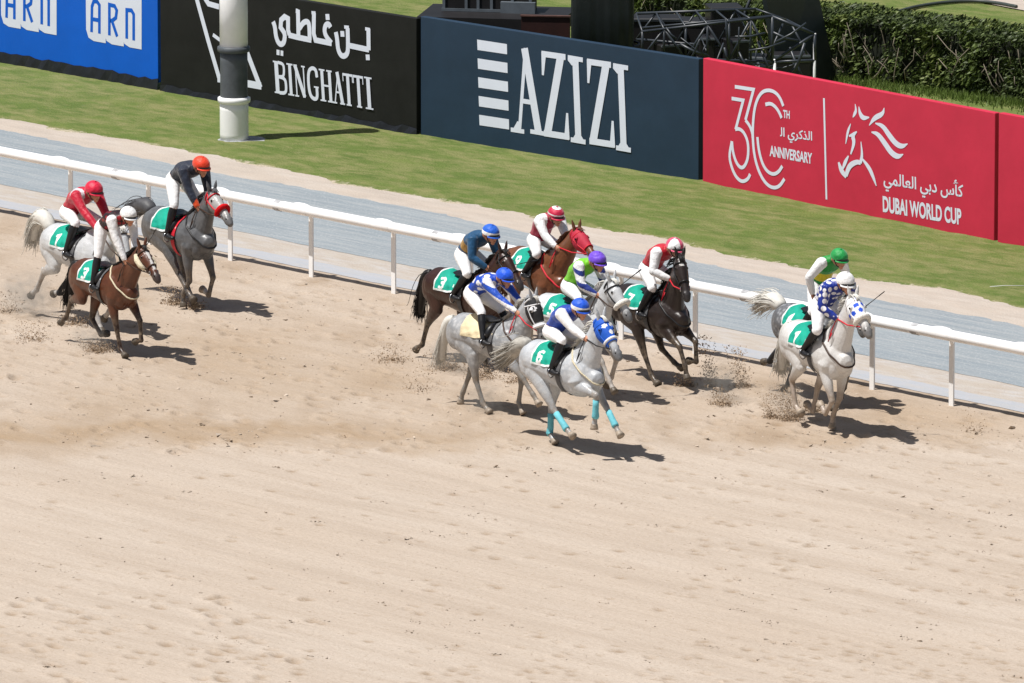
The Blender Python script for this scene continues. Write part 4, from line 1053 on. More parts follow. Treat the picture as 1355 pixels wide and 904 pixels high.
    if hood:
        mt0, mt1, style = hood; n = 40; ts = np.linspace(-.06, sp.get('hoodlen',.36), 30); V = []; F = []; mi = []
        for t in ts:
            for k in range(n): V.append(hp(t, 2*math.pi*k/n, 1.03, .007))
        for i in range(len(ts)-1):
            for k in range(n):
                F.append((i*n+k, i*n+(k+1)%n, (i+1)*n+(k+1)%n, (i+1)*n+k)); t = (ts[i]+ts[i+1])/2; a = 2*math.pi*(k+.5)/n
                y = math.cos(a); z = math.sin(a); q = 0
                if style == 'spots':
                    for (ct, ca) in ((.05,1.35),(.15,1.05),(.16,2.05),(.25,1.75),(.24,.35),(.24,2.8),(.20,-.5),(.20,3.6)):
                        if math.hypot((t-ct)/.034, ((a-ca+3.1416)%6.2832-3.1416)/.36) < 1: q = 1
                elif style == 'star':
                    for ca in (.62,2.52):
                        d_ = math.hypot((t-.13)/.05, ((a-ca+3.1416)%6.2832-3.1416)/.42)
                        if .45 < d_ < 1.0: q = 1
                elif style == 'face':
                    for (ct, ca) in ((.13,1.05),(.13,2.09),(.25,1.57)):
                        if math.hypot((t-ct)/.036, ((a-ca+3.1416)%6.2832-3.1416)/.35) < 1: q = 1
                mi.append(q)
        m = MB(); m.v = V; m.f = F; m.mi = mi; out('hood', m, [mt0, mt1])
        for sg in (-1,1):
            m = MB(); c_ = hc(.15)+hn*.066+V3(0,sg*.094,0); m.ball(c_+V3(0,sg*.008,0)-hdv*.008, (.034,.026,.036), 12, 8)
            ec = out('blinker', m, mt1 if style == 'star' else mt0)
            m = MB(); m.ball(c_+V3(0,sg*.030,0)+hdv*.004, .016, 10, 8); mk('eye', bend(np.array(m.v))+up_, m.f, M_eye, ec)
    return root, loc, hd, dz, sc

# ------------------------------------------------------------------ jockeys
def ik(a, c, l1, l2, pole):
    a, c, pole = Vector(a), Vector(c), Vector(pole); d = c-a; L_ = min(d.length, (l1+l2)*.995); u = d.normalized(); x = (l1*l1-l2*l2+L_*L_)/(2*L_); h = math.sqrt(max(1e-6, l1*l1-x*x))
    p = pole-a; p = (p-u*p.dot(u)).normalized(); return a+u*x+p*h

def silk(name, c0, c1=None, style=None, sc=1.0):
    if name in _mc: return _mc[name]
    if style is None: return mat(name, c0, .5, .14, 9, .35, .022, 13, sheen=.2)
    m, t, b = new_mat(name); L = t.links; N = t.nodes; tc = N.new('ShaderNodeTexCoord')
    if style == 'spots':
        v = N.new('ShaderNodeTexVoronoi'); v.inputs['Scale'].default_value = sc; v.inputs['Randomness'].default_value = .35; L.new(tc.outputs['Object'], v.inputs['Vector']); f = v.outputs['Distance']; p0, p1 = .40, .44
    elif style == 'checks':
        mp = N.new('ShaderNodeMapping'); mp.inputs['Rotation'].default_value = (.5,.6,.4); L.new(tc.outputs['Object'], mp.inputs[0])
        v = N.new('ShaderNodeTexChecker'); v.inputs['Scale'].default_value = sc; L.new(mp.outputs[0], v.inputs['Vector']); f = v.outputs['Fac']; p0, p1 = .4, .6
    r = N.new('ShaderNodeMapRange'); r.inputs[1].default_value = p0; r.inputs[2].default_value = p1; L.new(f, r.inputs[0])
    x = N.new('ShaderNodeMix'); x.data_type = 'RGBA'; L.new(r.outputs[0], x.inputs[0]); x.inputs[6].default_value = c0+(1,); x.inputs[7].default_value = c1+(1,); L.new(x.outputs[2], b.inputs['Base Color'])
    n = N.new('ShaderNodeTexNoise'); n.inputs['Scale'].default_value = 13; L.new(tc.outputs['Object'], n.inputs['Vector']); bp = N.new('ShaderNodeBump'); bp.inputs['Distance'].default_value = .022; L.new(n.outputs[0], bp.inputs['Height']); L.new(bp.outputs[0], b.inputs['Normal'])
    b.inputs['Roughness'].default_value = .45; _mc[name] = m; return m

S_white = silk('white_silk', (.84,.84,.85)); S_breech = mat('white_breeches', (.86,.86,.87), .55, .05, 8, .3, .014, 14)
M_gog = mat('dark_goggles', (.012,.012,.015), .15, .1, 4, .6)
M_wood = mat('whip_black', (.015,.015,.015), .4, .2, 6)

def build_jockey(jp, horse):
    root_h, loc, hd, dz, sc = horse
    hx, hz = jp['head']; hz_l = hz-dz
    head = V3(hx, jp.get('hy',0), hz_l); lean = jp.get('lean', 0)
    sh = head+V3(-.215,0,-.055); td = jp.get('tdir', (-.75,-.62)); hip = sh+V3(td[0],0,td[1]).normalized()*.50
    B = Body(); Y = (0,1,0)
    fx, fz = jp.get('foot', (.16,1.15))
    mid = (sh+hip)/2+V3(-.04,0,.055)
    B.loft([hip+V3(-.03,0,.0), hip+(mid-hip)*.5, mid, mid+(sh-mid)*.6, sh+V3(-.02,0,-.01)], [.160,.160,.172,.198,.172], [.120,.112,.122,.130,.100], 'torso', 18, Y)
    nb = sh+V3(.03,0,.03); B.loft([nb, nb+(head-nb)*.45, head+V3(-.03,0,-.05)], [.062,.056,.06], [.065,.058,.065], 'neck', 12, Y)
    B.loft([head+V3(-.035,0,.02), head+V3(.01,0,.03), head+V3(.045,0,.0)], [.078,.085,.07], [.105,.108,.08], 'head', 14, Y)
    B.loft([head+V3(.04,0,-.02), head+V3(.055,0,-.075), head+V3(.045,0,-.115)], [.062,.052,.034], [.06,.052,.034], 'head', 12, Y)
    B.loft([head+V3(.10,0,-.005), head+V3(.122,0,-.045)], [.012,.018], [.014,.018], 'head', 8, Y)   # nose
    for s_ in (-1,1): B.ball(head+V3(-.01,s_*.085,-.035), (.022,.014,.032), 'head')
    hands = jp['hands']; whips = []
    for s_ in (-1,1):
        hj = hip+V3(.0,s_*.095,-.02); an = V3(fx,s_*.325,fz+.06); kn = ik(hj, an, .435, .425, V3(.95,s_*.36,1.50))
        B.loft([hj, hj+(kn-hj)*.25, hj+(kn-hj)*.7, kn], [.105,.098,.074,.060], [.108,.098,.076,.062], 'thigh', 14)
        B.loft([kn, kn+(an-kn)*.12], [.060,.056], [.062,.058], 'thigh', 12)
        B.loft([kn+(an-kn)*.1, kn+(an-kn)*.35, kn+(an-kn)*.75, an], [.057,.060,.044,.038], [.058,.062,.046,.042], 'boot', 12)
        B.loft([an+V3(-.045,0,-.045), an+V3(.03,0,-.055), an+V3(.11,0,-.062), an+V3(.16,0,-.058)], [.036,.042,.045,.03], [.038,.042,.03,.022], 'boot', 12, Y)
        sj = sh+V3(-.0,s_*.185,-.02); hnd = V3(hands[0]+(jp.get('dh',0)*s_), s_*hands[1], hands[2]-dz); el = ik(sj, hnd, .28, .27, V3(sj.x-.12+jp.get('elx',0), s_*.55, sj.z-.42))
        B.loft([sj+V3(-.02,-s_*.03,0), sj, sj+(el-sj)*.5, el], [.082,.082,.068,.056], [.085,.084,.07,.058], 'uarm', 12)
        wr = el+(hnd-el)*.90
        B.loft([el, el+(wr-el)*.4, wr], [.057,.056,.040], [.058,.056,.042], 'farm', 12)
        # palm, four unequal curled fingers and a thumb closed on the rein
        d = (hnd-el).normalized(); B.loft([wr, hnd, hnd+d*.045], [.032,.040,.040], [.024,.024,.022], 'hand', 10, (0,0,1))
        inn = V3(0,-s_,0)
        for k, L_ in enumerate((.062,.072,.068,.052)):
            o_ = hnd+d*.045+V3(0,0,.030-.02*k); a_ = o_+d*L_*.45+inn*.006; b_ = a_+d*L_*.10+inn*L_*.45; c_ = b_-d*L_*.35+inn*.010
            B.loft([o_, a_, b_, c_], [.0105,.0102,.0098,.008], [.0105,.0102,.0098,.008], 'hand', 8)
        th0 = hnd+V3(0,0,.03); B.loft([th0, th0+d*.035+V3(0,0,.012)+inn*.012, th0+d*.062+inn*.030], [.012,.0115,.009], [.012,.0115,.009], 'hand', 8)
        whips.append((hnd+d*.05, d))
    P, F, N, lab = B.fuse(.0100, 2)
    root = empty('person', loc, -hd); root.scale = (sc,sc,sc); tag(root, jp['label'], 'jockey', 'jockeys riding the horses')
    up_ = np.array((0,0,dz)); P = P+up_
    np_mesh('body', P, F, [M_skin], root)
    isin = lambda *k: np.isin(lab, k)
    body, sleeve = jp['body'], jp['sleeve']; extra = jp.get('extra')
    shz = sh.z+dz
    def jm(cn, fs):
        l = lab[fs]; r_ = np.where((l == 'torso').sum(1) >= 2, 0, 1)
        if extra == 'belt': r_ = np.where((r_ == 0) & (np.abs(((cn-np.array(hip+V3(0,0,dz)))@np.array((sh-hip).normalized()))-.20) < .07), 2, r_)
        if extra == 'shoulder':
            dd = np.abs(cn[:,1]); r_ = np.where((r_ == 0) & (((cn-np.array(hip+V3(0,0,dz)))@np.array((sh-hip).normalized())) > .36) & (dd > .07), 2, r_)
        if extra == 'cuff': r_ = np.where(np.isin(l, ['farm']).sum(1) >= 2, np.where(np.linalg.norm(cn-np.array(V3(hands[0],0,hands[2])),axis=1) < hands[1]+.07, 2, r_), r_)
        if extra == 'bands': r_ = np.where((np.isin(l, ['uarm','farm']).sum(1) >= 2) & (np.sin(cn[:,2]*42+cn[:,0]*20) > .25), 2, r_)
        if extra == 'vee': r_ = np.where((r_ == 0) & (np.abs(np.abs(cn[:,1])-.10) < .028), 2, r_)
        return r_
    js = shell('jacket', P, F, N, isin('torso','uarm','farm'), .007, [body, sleeve, jp.get('third', sleeve)], root, jm)
    shell('breeches', P, F, N, isin('thigh') | (isin('torso') & (((P-np.array(hip+V3(0,0,dz)))@np.array((sh-hip).normalized())) < .05)), .010, [jp.get('breech', S_breech)], root)
    for s_, in ((-1,),(1,)):
        shell('boot', P, F, N, isin('boot') & (P[:,1]*s_ > 0), .006, [jp.get('boot', M_black)], root)
    # helmet with silk cover, peak, goggles, strap
    hc = head+V3(-.005,0,.045+dz); tilt = R(jp.get('tilt', 14)); Mr = Matrix.Rotation(tilt, 3, 'Y')
    m = MB(); nu, nv = 28, 12; rad = (.148,.128,.125); cm = jp['cap']; st = jp.get('capstyle')
    V = []; Fh = []; mi = []
    for j in range(nv+1):
        ph = (math.pi*.56)*j/nv
        for i in range(nu):
            t = 2*math.pi*i/nu; V.append(hc+Mr@V3(rad[0]*math.sin(ph)*math.cos(t), rad[1]*math.sin(ph)*math.sin(t), rad[2]*math.cos(ph)))
    for j in range(nv):
        for i in range(nu):
            a = j*nu+i; b = j*nu+(i+1)%nu; Fh.append((a, a+nu, b+nu, b)); t = 2*math.pi*(i+.5)/nu; q = 0
            if st == 'rim' and j >= nv-3: q = 1
            if st == 'quarters' and int(t/(math.pi/2)) % 2: q = 1
            if st == 'crown' and (j < 4 or j == nv-3): q = 1
            if st == 'stars' and (i*7+j*5) % 11 < 2: q = 1
            mi.append(q)
    he = mk('helmet', V, Fh, [cm, jp.get('cap2', cm)], root, True, mi)
    m = MB(); V = []; Fp = []
    for k in range(13):
        t = R(-62+124*k/12)
        for e, zz in ((.97,-.018),(1.24,-.034),(1.24,-.042),(.97,-.03)):
            V.append(hc+Mr@V3(rad[0]*e*math.cos(t)*(1 if e < 1 else 1), rad[1]*(e if e < 1 else 1.08)*math.sin(t), zz))
    for k in range(12):
        for e in range(4): Fp.append((k*4+e, (k+1)*4+e, (k+1)*4+(e+1)%4, k*4+(e+1)%4))
    mk('peak', V, Fp, [jp.get('peak', cm)], he, True)
    m = MB(); m.ball(hc+Mr@V3(.01,0,.125), (.02,.02,.012), 10, 6); mk('button', m.v, m.f, [cm], he)
    hh2 = head+V3(0,0,dz); m = MB(); pts = [hh2+V3(.042+.075*math.cos(t), .086*math.sin(t), .006) for t in np.linspace(-1.5,1.5,15)]
    m.tube(pts, [.016]+[.027]*13+[.016], 8); mk('goggles', m.v, m.f, M_gog, root)
    for s_ in (-1,1):
        m = MB(); m.ball(hh2+V3(.104,s_*.032,.006), (.010,.013,.012), 8, 6); mk('eye', m.v, m.f, M_eye, root)
    m = MB(); m.tube([hh2+V3(.088,-.022,-.088), hh2+V3(.097,0,-.086), hh2+V3(.088,.022,-.088)], .006, 6); mk('mouth', m.v, m.f, mat('lips', lin((150,80,72)), .5, .1, 8), root)
    m = MB(); m.tube([hh2+V3(-.01,-.088,.0), hh2+V3(.03,-.07,-.085), hh2+V3(.045,0,-.128), hh2+V3(.03,.07,-.085), hh2+V3(-.01,.088,0)], .008, 6); mk('chin_strap', m.v, m.f, M_black, root)
    if jp.get('whip'):
        s_, dv, lab_ = jp['whip']; p0, d0 = whips[0 if s_ < 0 else 1]; dv = Vector(dv).normalized()
        wr_ = empty('riding_whip', loc, -hd); wr_.scale = (sc,sc,sc); tag(wr_, lab_, 'whip', 'whips held by the jockeys')
        p0 = p0+V3(0,0,dz)+V3(0,0,.0); m = MB(); m.tube([p0-dv*.12, p0-dv*.02, p0+dv*.10], [.012,.011,.010], 8); m.build('handle', M_black, wr_)
        m = MB(); m.tube([p0+dv*.09, p0+dv*.35, p0+dv*.56], [.008,.007,.0065], 6); m.build('shaft', M_wood, wr_)
        m = MB(); m.box(p0+dv*.60, (.03,.012,.10), dv.to_track_quat('Z','Y').to_matrix()); m.build('flap', M_black, wr_, smooth=False)
    return root

# hair
H_white = mat('hair_white', (.62,.60,.55), .6, .12, 20); H_black = mat('hair_black', (.012,.010,.010), .5, .3, 20); H_grey = mat('hair_dark_grey', (.07,.07,.075), .55, .35, 12)
H_chest = mat('hair_chestnut', (.10,.035,.015), .5, .3, 20); H_mix = mat('hair_grey_to_cream', (.40,.38,.34), .6, .45, 3)
WH = (.64,.635,.625); 
T_STREAM = [(-.80,1.37),(-.95,1.45),(-1.15,1.44),(-1.34,1.38),(-1.46,1.32)]
T_UP = [(-.80,1.36),(-.95,1.50),(-1.12,1.50),(-1.26,1.36),(-1.33,1.12)]
T_DOWN = [(-.80,1.36),(-.94,1.30),(-1.02,1.08),(-1.08,.85),(-1.10,.68)]
HORSES = [
 dict(id='a', label='white grey horse furthest left, half hidden behind the bay', coat=((.71,.725,.735),(.56,.57,.585),(.55,.53,.51)), hair=H_white, tail=T_UP, tailw=.10, num='1',
      bandage=dict(LH=M_bandk), bridle=M_black, collar=None,
      jk=dict(tdir=(-0.80,-0.60), label='jockey in red silks and red cap upright on the white grey furthest left', body=silk('crimson_silk', lin((186,14,48))), sleeve=silk('crimson_silk',()), third=silk('pale_grey_silk',(.55,.52,.55)), extra='shoulder', cap=silk('crimson_cap', lin((206,16,58))), hands=(.76,.12,1.84))),
 dict(id='b', label='bay horse with white blaze and cream cheek pieces at the left', coat=((.135,.045,.020),(.095,.030,.014),(.030,.014,.009)), hair=H_black, tail=T_DOWN, num='3',
      blaze=(.02,.46,.024), cheek=M_fleecey, bridle=M_leather, collar=M_fleecey, cloth=M_cloth,
      jk=dict(tdir=(-0.90,-0.36), label='jockey in white cap and dark red vest with white sleeves on the bay', body=silk('dark_red_vest', lin((150,24,34)), lin((40,20,24)), 'spots', 9), sleeve=S_white, cap=silk('white_cap', (.80,.80,.80)), hands=(.84,.11,1.70), whip=(1,(.30,.25,.65),'short black whip held by the white capped jockey on the bay'))),
 dict(id='c', label='dark steel grey horse with red noseband galloping beside the rail', coat=((.105,.107,.113),(.165,.168,.175),(.055,.055,.06),(.10,.10,.105),.28,13), hair=H_grey, tail=[(-.80,1.36),(-.98,1.44),(-1.2,1.38),(-1.42,1.28),(-1.6,1.14)], num='',
      paleface=.55, noseband=((.36,M_redfl,.040),), bridle=M_redtack, collar=M_black, girth=M_redtack, socks=('LF',), sockh=.12, cloth2=M_clothw, tailw=.11,
      jk=dict(tdir=(-0.90,-0.40), label='jockey in black silks with orange cap standing high on the dark grey', body=silk('black_silk', (.016,.022,.040)), sleeve=silk('black_silk',()), third=silk('orange_silk', lin((226,82,34))), extra='cuff', cap=silk('orange_cap', lin((226,62,30))), hands=(.74,.12,1.72))),
 dict(id='d', label='dark bay horse at the back left of the central group', coat=((.055,.021,.014),(.036,.014,.010),(.014,.010,.009)), hair=H_black, tail=T_DOWN, num='3',
      blaze=(.0,.10,.03), bridle=M_black, cloth=M_cloth,
      jk=dict(tdir=(-0.78,-0.60), label='jockey in dark teal silks with blue cap on the dark bay', body=silk('teal_navy_silk', lin((18,72,110))), sleeve=silk('teal_navy_silk',()), third=silk('ochre_silk', lin((170,130,60))), extra='belt', cap=silk('blue_cap', lin((24,92,198))), cap2=silk('white_cap',()), capstyle='rim', hands=(.84,.13,1.60), whip=(1,(.5,.75,.18),'black whip held out flat by the teal jockey on the dark bay'))),
 dict(id='e', label='chestnut horse in a red hood at the back of the central group', coat=((.215,.078,.034),(.165,.056,.024),(.12,.04,.02)), hair=H_chest, tail=T_DOWN, num='9',
      hood=(M_hred,M_hblack,'plain'), bridle=M_redtack, rein=M_redtack, collar=M_redtack, yaw=8,
      jk=dict(tdir=(-0.68,-0.72), label='jockey in crimson vest, white sleeves and red and white cap on the chestnut', body=silk('rose_vest', lin((164,22,60))), sleeve=S_white, cap=silk('rose_cap', lin((192,26,66))), third=S_white, extra='shoulder', cap2=silk('white_cap',()), capstyle='crown', hands=(.80,.12,1.62))),
 dict(id='f', label='grey horse in a black eye hood and pale cloth in the central group', coat=((.45,.46,.475),(.30,.31,.325),(.27,.26,.245),(.09,.085,.085),.55,12), hair=H_mix, tailhair=H_white, tail=T_DOWN, num='', cloth=M_cream, cloth2=M_cream,
      hood=(M_hblack,M_hwhite,'star'), hoodlen=.34, noseband=((.40,M_hwhite,.026),), bridle=M_hwhite, rein=M_redtack, collar=M_leather, pale_hooves=True,
      jk=dict(tdir=(-0.86,-0.46), label='jockey in blue and white starred silks with bright blue cap on the hooded grey', body=silk('blue_white_starred_silk', (.76,.76,.78), lin((26,70,176)), 'spots', 8), sleeve=silk('blue_silk', lin((22,78,188))), third=S_white, extra='bands', cap=silk('bright_blue_cap', lin((22,86,220))), hands=(.78,.12,1.62))),
 dict(id='g', label='white horse with white fleece noseband behind the blue hooded grey', coat=((.72,.735,.745),(.58,.59,.605),(.55,.52,.49)), hair=H_white, tail=T_DOWN, num='5',
      noseband=((.37,M_fleece,.044),), bridle=M_black, collar=M_leather,
      jk=dict(tdir=(-0.68,-0.70), label='jockey in lime, white and navy silks with purple cap on the white horse', body=silk('lime_silk', lin((120,206,40))), sleeve=S_white, third=silk('navy_silk', lin((30,50,130))), extra='bands', cap=silk('purple_cap', lin((112,72,206))), hands=(.86,.11,1.64), whip=(1,(.30,.75,.55),'long black whip raised by the purple capped jockey'))),
 dict(id='h', label='pale grey horse in a blue hood with aqua leg bandages at the front', coat=((.62,.645,.675),(.48,.505,.535),(.42,.43,.445),(.10,.10,.105),.55,13), hair=H_white, tailhair=H_mix, tail=[(-.80,1.37),(-.97,1.36),(-1.16,1.25),(-1.34,1.14),(-1.50,1.06)], tailw=.10, num='6',
      hood=(M_hblue,M_hwhite,'face'), noseband=((.34,M_hwhite,.022),), bridle=M_hblue, rein=M_black, collar=M_fleecey, pale_hooves=True, bandage=dict(RF=M_aqua,LF=M_aqua,RH=M_aqua,LH=M_aqua),
      jk=dict(tdir=(-0.74,-0.62), label='jockey in royal blue with white sleeves crouched low on the front grey', body=silk('royal_blue_silk', lin((22,62,160))), sleeve=S_white, cap=silk('royal_blue_cap', lin((20,84,206))), cap2=silk('white_cap',()), capstyle='rim', hands=(.80,.11,1.72))),
 dict(id='i', label='very dark brown horse galloping alone right of the central group', coat=((.036,.024,.020),(.024,.016,.014),(.018,.014,.013)), hair=H_black, tail=T_DOWN, num='7',
      yaw=-14, blaze=(.06,.14,.022), bridle=M_black, rein=M_redtack, collar=M_black, girth=M_girth,
      jk=dict(tdir=(-0.75,-0.60), label='jockey with pink and white quartered cap and red vest on the dark brown horse', body=silk('scarlet_vest', lin((190,24,44))), sleeve=S_white, cap=silk('pink_cap', lin((214,80,112))), cap2=silk('white_cap',()), capstyle='quarters', hands=(.72,.12,1.68))),
 dict(id='j', label='dappled grey horse with white tail mostly hidden behind the white horse', coat=((.19,.195,.205),(.13,.135,.145),(.05,.05,.055),(.08,.08,.08),.9,12), hair=H_white, tail=T_STREAM, tailw=.11, num='4',
      bandage=dict(RH=M_bandk,LH=M_bandk), paleface=.5, bridle=M_black,
      jk=dict(tdir=(-0.62,-0.78), label='jockey in green and yellow with white sleeves and green cap at the right', body=silk('green_silk', lin((26,142,56))), sleeve=S_white, third=silk('yellow_silk', lin((214,196,40))), extra='belt', cap=silk('green_cap', lin((24,148,70))), hands=(.42,.26,1.74), elx=-.1)),
 dict(id='k', label='white horse in a white hood with blue patches leading at the right', coat=((.78,.765,.745),(.70,.68,.655),(.50,.42,.36),(.07,.065,.065)), hair=H_white, tail=T_DOWN, num='1',
      hood=(M_hwhite,M_spot,'spots'), noseband=((.36,M_fleece,.042),), bridle=M_hwhite, rein=M_redtack, collar=M_leather, pale_hooves=True,
      jk=dict(tdir=(-0.76,-0.60), label='jockey in blue silks with white spots and white cap on the leading white horse', body=silk('blue_spotted_silk', (.78,.78,.80), lin((24,48,140)), 'spots', 11), sleeve=silk('blue_spotted_silk',()), cap=silk('white_cap',()), hands=(.76,.11,1.66), whip=(1,(.42,.62,.62),'black whip raised beside the head of the leading white horse'))),
]
# measured position, heading and stride of every horse
FIT = {
 'a': dict(loc=(-6.778,1.258), head_deg=56.2, scale=1.080, air=0.032, poll=(1.084,1.590), hang=33.1, stifle=dict(RH=0.024,LH=0.264), jhead=(0.420,2.044),
   legs=dict(RF=(19,19,32), LF=(35,-30,-50), RH=(-66,-38,-58), LH=(-53,-45,-79))),
 'b': dict(loc=(-6.292,-0.805), head_deg=56.8, scale=0.980, air=0.028, poll=(1.120,1.826), hang=53.1, stifle=dict(RH=0.008,LH=-0.113), jhead=(0.732,2.255),
   legs=dict(RF=(15,15,55), LF=(47,9,-77), RH=(-74,-30,-62), LH=(-16,54,101))),
 'c': dict(loc=(-5.265,3.164), head_deg=56.5, scale=1.060, air=0.003, poll=(0.893,1.832), hang=58.0, stifle=dict(RH=0.327,LH=0.109), jhead=(0.615,2.182),
   legs=dict(RF=(4,-41,-1), LF=(30,-21,-112), RH=(35,45,57), LH=(22,36,42))),
 'd': dict(loc=(-0.741,-2.045), head_deg=52.0, scale=1.007, air=0.000, poll=(0.949,1.860), hang=48.4, stifle=dict(RH=-0.019,LH=0.172), jhead=(0.675,2.115),
   legs=dict(RF=(21,12,14), LF=(45,-20,-40), RH=(-43,-23,-60), LH=(5,27,54))),
 'e': dict(loc=(0.399,-0.554), head_deg=62.3, scale=0.996, air=0.000, poll=(1.114,1.915), hang=58.0, stifle=dict(RH=0.031,LH=0.112), jhead=(0.604,2.163),
   legs=dict(RF=(25,10,10), LF=(40,-30,-60), RH=(-26,0,26), LH=(11,21,28))),
 'f': dict(loc=(-0.314,-5.799), head_deg=45.5, scale=0.980, air=0.001, poll=(0.884,1.846), hang=24.1, stifle=dict(RH=0.177,LH=0.071), jhead=(0.301,2.109),
   legs=dict(RF=(46,44,43), LF=(9,-9,31), RH=(7,23,50), LH=(-33,-25,-21))),
 'g': dict(loc=(0.926,-4.455), head_deg=49.5, scale=1.014, air=0.000, poll=(0.839,1.789), hang=43.2, stifle=dict(RH=0.185,LH=0.012), jhead=(0.545,2.084),
   legs=dict(RF=(42,32,37), LF=(45,-20,-40), RH=(-33,2,33), LH=(-36,-21,-23))),
 'h': dict(loc=(0.746,-8.731), head_deg=53.4, scale=1.025, air=0.008, poll=(0.876,1.934), hang=46.4, stifle=dict(RH=0.128,LH=0.050), jhead=(0.413,2.098),
   legs=dict(RF=(77,-5,-12), LF=(50,44,42), RH=(35,50,59), LH=(-12,-4,46))),
 'i': dict(loc=(2.114,-3.409), head_deg=55.2, scale=1.024, air=0.014, poll=(0.780,2.020), hang=35.6, stifle=dict(RH=0.295,LH=0.258), jhead=(0.598,2.101),
   legs=dict(RF=(59,25,14), LF=(66,7,-88), RH=(19,30,56), LH=(35,65,72))),
 'j': dict(loc=(4.500,-4.968), head_deg=58.2, scale=0.999, air=0.004, poll=(1.040,1.813), hang=35.3, stifle=dict(RH=0.179,LH=0.014), jhead=(0.750,2.290),
   legs=dict(RF=(30,11,12), LF=(45,-20,-40), RH=(-74,-46,-79), LH=(-32,-24,-50))),
 'k': dict(loc=(4.543,-7.123), head_deg=63.5, scale=1.062, air=0.025, poll=(0.979,1.982), hang=51.7, stifle=dict(RH=0.213,LH=0.340), jhead=(0.774,2.185),
   legs=dict(RF=(24,-45,-126), LF=(-7,-32,-12), RH=(-49,14,64), LH=(-26,-18,-113))),
}
for i, sp in enumerate(HORSES):
    jk = sp.pop('jk'); ft = dict(FIT[sp['id']]); jk['head'] = ft.pop('jhead'); sp.update(ft); hl = (sp['poll'][0]-.20+jk.get('hfwd',0), jk['hands'][1], None); sp['seed'] = i+1
    sp['hands_l'] = jk['hands']; h = build_horse(sp); jk['hands'] = sp['hands_l']; build_jockey(jk, h)

# ------------------------------------------------------------------ sand thrown up by the hooves
M_clod = mat('damp_sand_clod', (.36,.27,.19), .95, .3, 14, .1)
def dust_mat(name, dens):
    m = bpy.data.materials.new(name); m.use_nodes = True; t = m.node_tree; t.nodes.remove(t.nodes['Principled BSDF']); o = t.nodes['Material Output']
    pv = t.nodes.new('ShaderNodeVolumePrincipled'); pv.inputs['Color'].default_value = (.97,.90,.80,1); pv.inputs['Anisotropy'].default_value = .3; t.links.new(pv.outputs[0], o.inputs['Volume'])
    tc = t.nodes.new('ShaderNodeTexCoord'); n = t.nodes.new('ShaderNodeTexNoise'); n.inputs['Scale'].default_value = 4; n.inputs['Detail'].default_value = 5; t.links.new(tc.outputs['Object'], n.inputs['Vector'])
    ln = t.nodes.new('ShaderNodeVectorMath'); ln.operation = 'LENGTH'; t.links.new(tc.outputs['Object'], ln.inputs[0])
    r = t.nodes.new('ShaderNodeMapRange'); r.inputs[1].default_value = 1.0; r.inputs[2].default_value = .1; r.inputs[3].default_value = 0; r.inputs[4].default_value = 1; t.links.new(ln.outputs['Value'], r.inputs[0])
    r2 = t.nodes.new('ShaderNodeMapRange'); r2.inputs[1].default_value = .42; r2.inputs[2].default_value = .66; t.links.new(n.outputs[0], r2.inputs[0])
    mu = t.nodes.new('ShaderNodeMath'); mu.operation = 'MULTIPLY'; t.links.new(r.outputs[0], mu.inputs[0]); t.links.new(r2.outputs[0], mu.inputs[1])
    m2 = t.nodes.new('ShaderNodeMath'); m2.operation = 'MULTIPLY'; m2.inputs[1].default_value = dens; t.links.new(mu.outputs[0], m2.inputs[0]); t.links.new(m2.outputs[0], pv.inputs['Density'])
    return m
M_dust = dust_mat('dust_air', 3.0)
rs = np.random.default_rng(21)
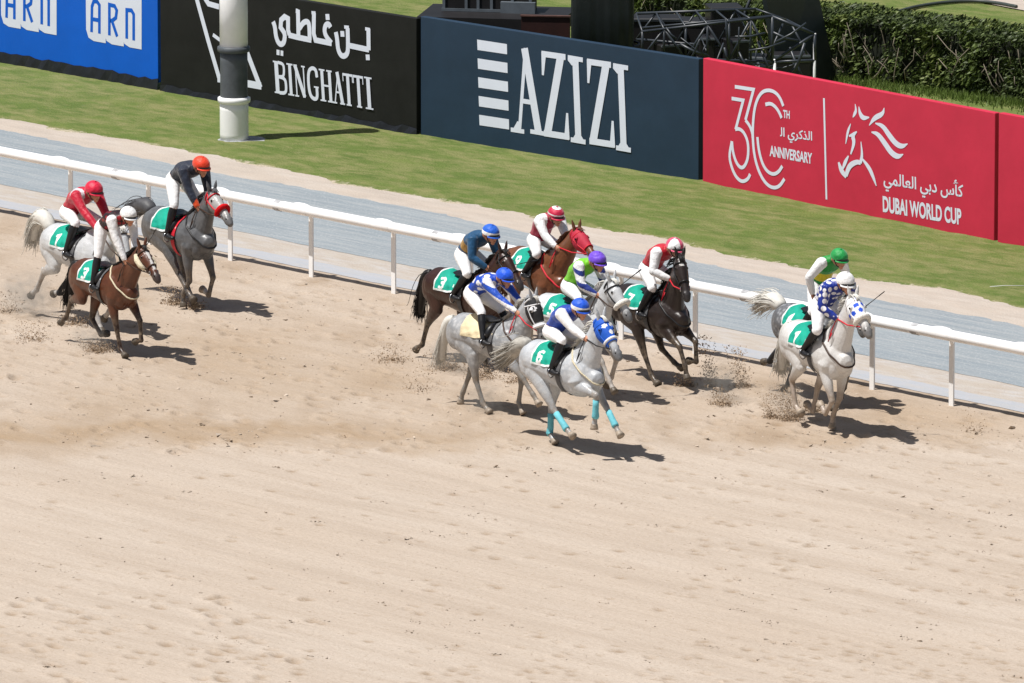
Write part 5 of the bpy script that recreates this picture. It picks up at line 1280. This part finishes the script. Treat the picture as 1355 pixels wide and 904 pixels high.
def spray(px, py, w_, h_, n, size=.018, lean=-.3, label=''):
    c = at(px, py); m = MB(); n = int(n*2.2); size *= .85
    for i in range(n):
        f_ = rs.random()**1.9; z = f_*h_; x = rs.normal(0, w_*(.35+.25*f_))+lean*z; y = rs.normal(0, w_*.35)
        s = size*rs.uniform(.35,1.35)*(1 if f_ > .1 else 1.4); q = len(m.v); d = [Vector(rs.normal(size=3)).normalized()*s for _ in range(4)]
        p = c+RD*x+RN*y+V3(0,0,max(.0,z)+.01)
        m.add([p+d[0], p+d[1], p+d[2], p+d[3]], [(0,1,2),(0,2,3),(0,3,1),(1,3,2)])
    return tag(m.build('flying_sand', M_clod, None, False), label, 'flying sand', kind='stuff')
for px, py, w_, h_, n, s_, lb in ((1046,556,.28,.50,900,.013,'fan of sand behind the hind hoof of the leading white horse'),(1020,553,.18,.35,400,.012,'sand thrown left of the leading white horse'),
     (942,512,.16,.75,260,.020,'clods flying up beside the dark brown horse'),(982,512,.20,.60,320,.018,'clods flying between the dark brown and the white horses'),(955,536,.25,.25,260,.016,'low sand splash right of the dark brown horse'),
     (908,512,.22,.18,220,.017,'sand under the leading hoof of the dark brown horse'),(590,488,.35,.22,420,.017,'dark clods behind the hooded grey'),(640,500,.4,.20,300,.016,'sand between the hooded grey and the dark bay'),(520,478,.4,.28,220,.016,'scattered clods left of the central group'),(555,515,.5,.35,120,.015,'thin scattered clods behind the central group'),
     (130,465,.35,.16,420,.015,'sand splash behind the bay at the left'),(42,450,.4,.30,260,.014,'sand hanging behind the left group'),(14,412,.3,.3,200,.014,'sand thrown up at the left edge'),(232,402,.26,.26,300,.017,'clods behind the dark grey by the rail'),(258,408,.25,.10,240,.016,'low sand under the dark grey by the rail'),(100,430,.35,.14,260,.015,'sand under the white grey at the left'),
     (690,505,.4,.2,240,.016,'sand kicked between the two greys'),(1290,572,.3,.35,70,.014,'few clods flying near the right edge'),(1075,545,.2,.15,240,.013,'sand at the hind hooves of the leading white horse')):
    spray(px, py, w_, h_, n, s_, -.25, lb)
for px, py, z, r3, lb in ((1040,548,.28,(.50,.35,.36),'soft dust behind the leading white horse'),(640,545,.20,(.45,.35,.30),'soft dust at the hind hoof of the hooded grey'),(40,418,.30,(.75,.5,.45),'soft dust behind the left group'),(955,530,.28,(.55,.4,.42),'soft dust behind the dark brown horse'),(600,492,.22,(.7,.4,.34),'soft dust behind the central group'),(120,462,.16,(.5,.35,.24),'soft dust under the bay at the left')):
    c = at(px, py); m = MB(); m.ball((0,0,0), 1, 20, 12); o = m.build('dust_cloud', M_dust); o.location = (c.x,c.y,z); o.scale = r3; o.rotation_euler = (0,0,RANG); tag(o, lb, 'dust', kind='stuff')
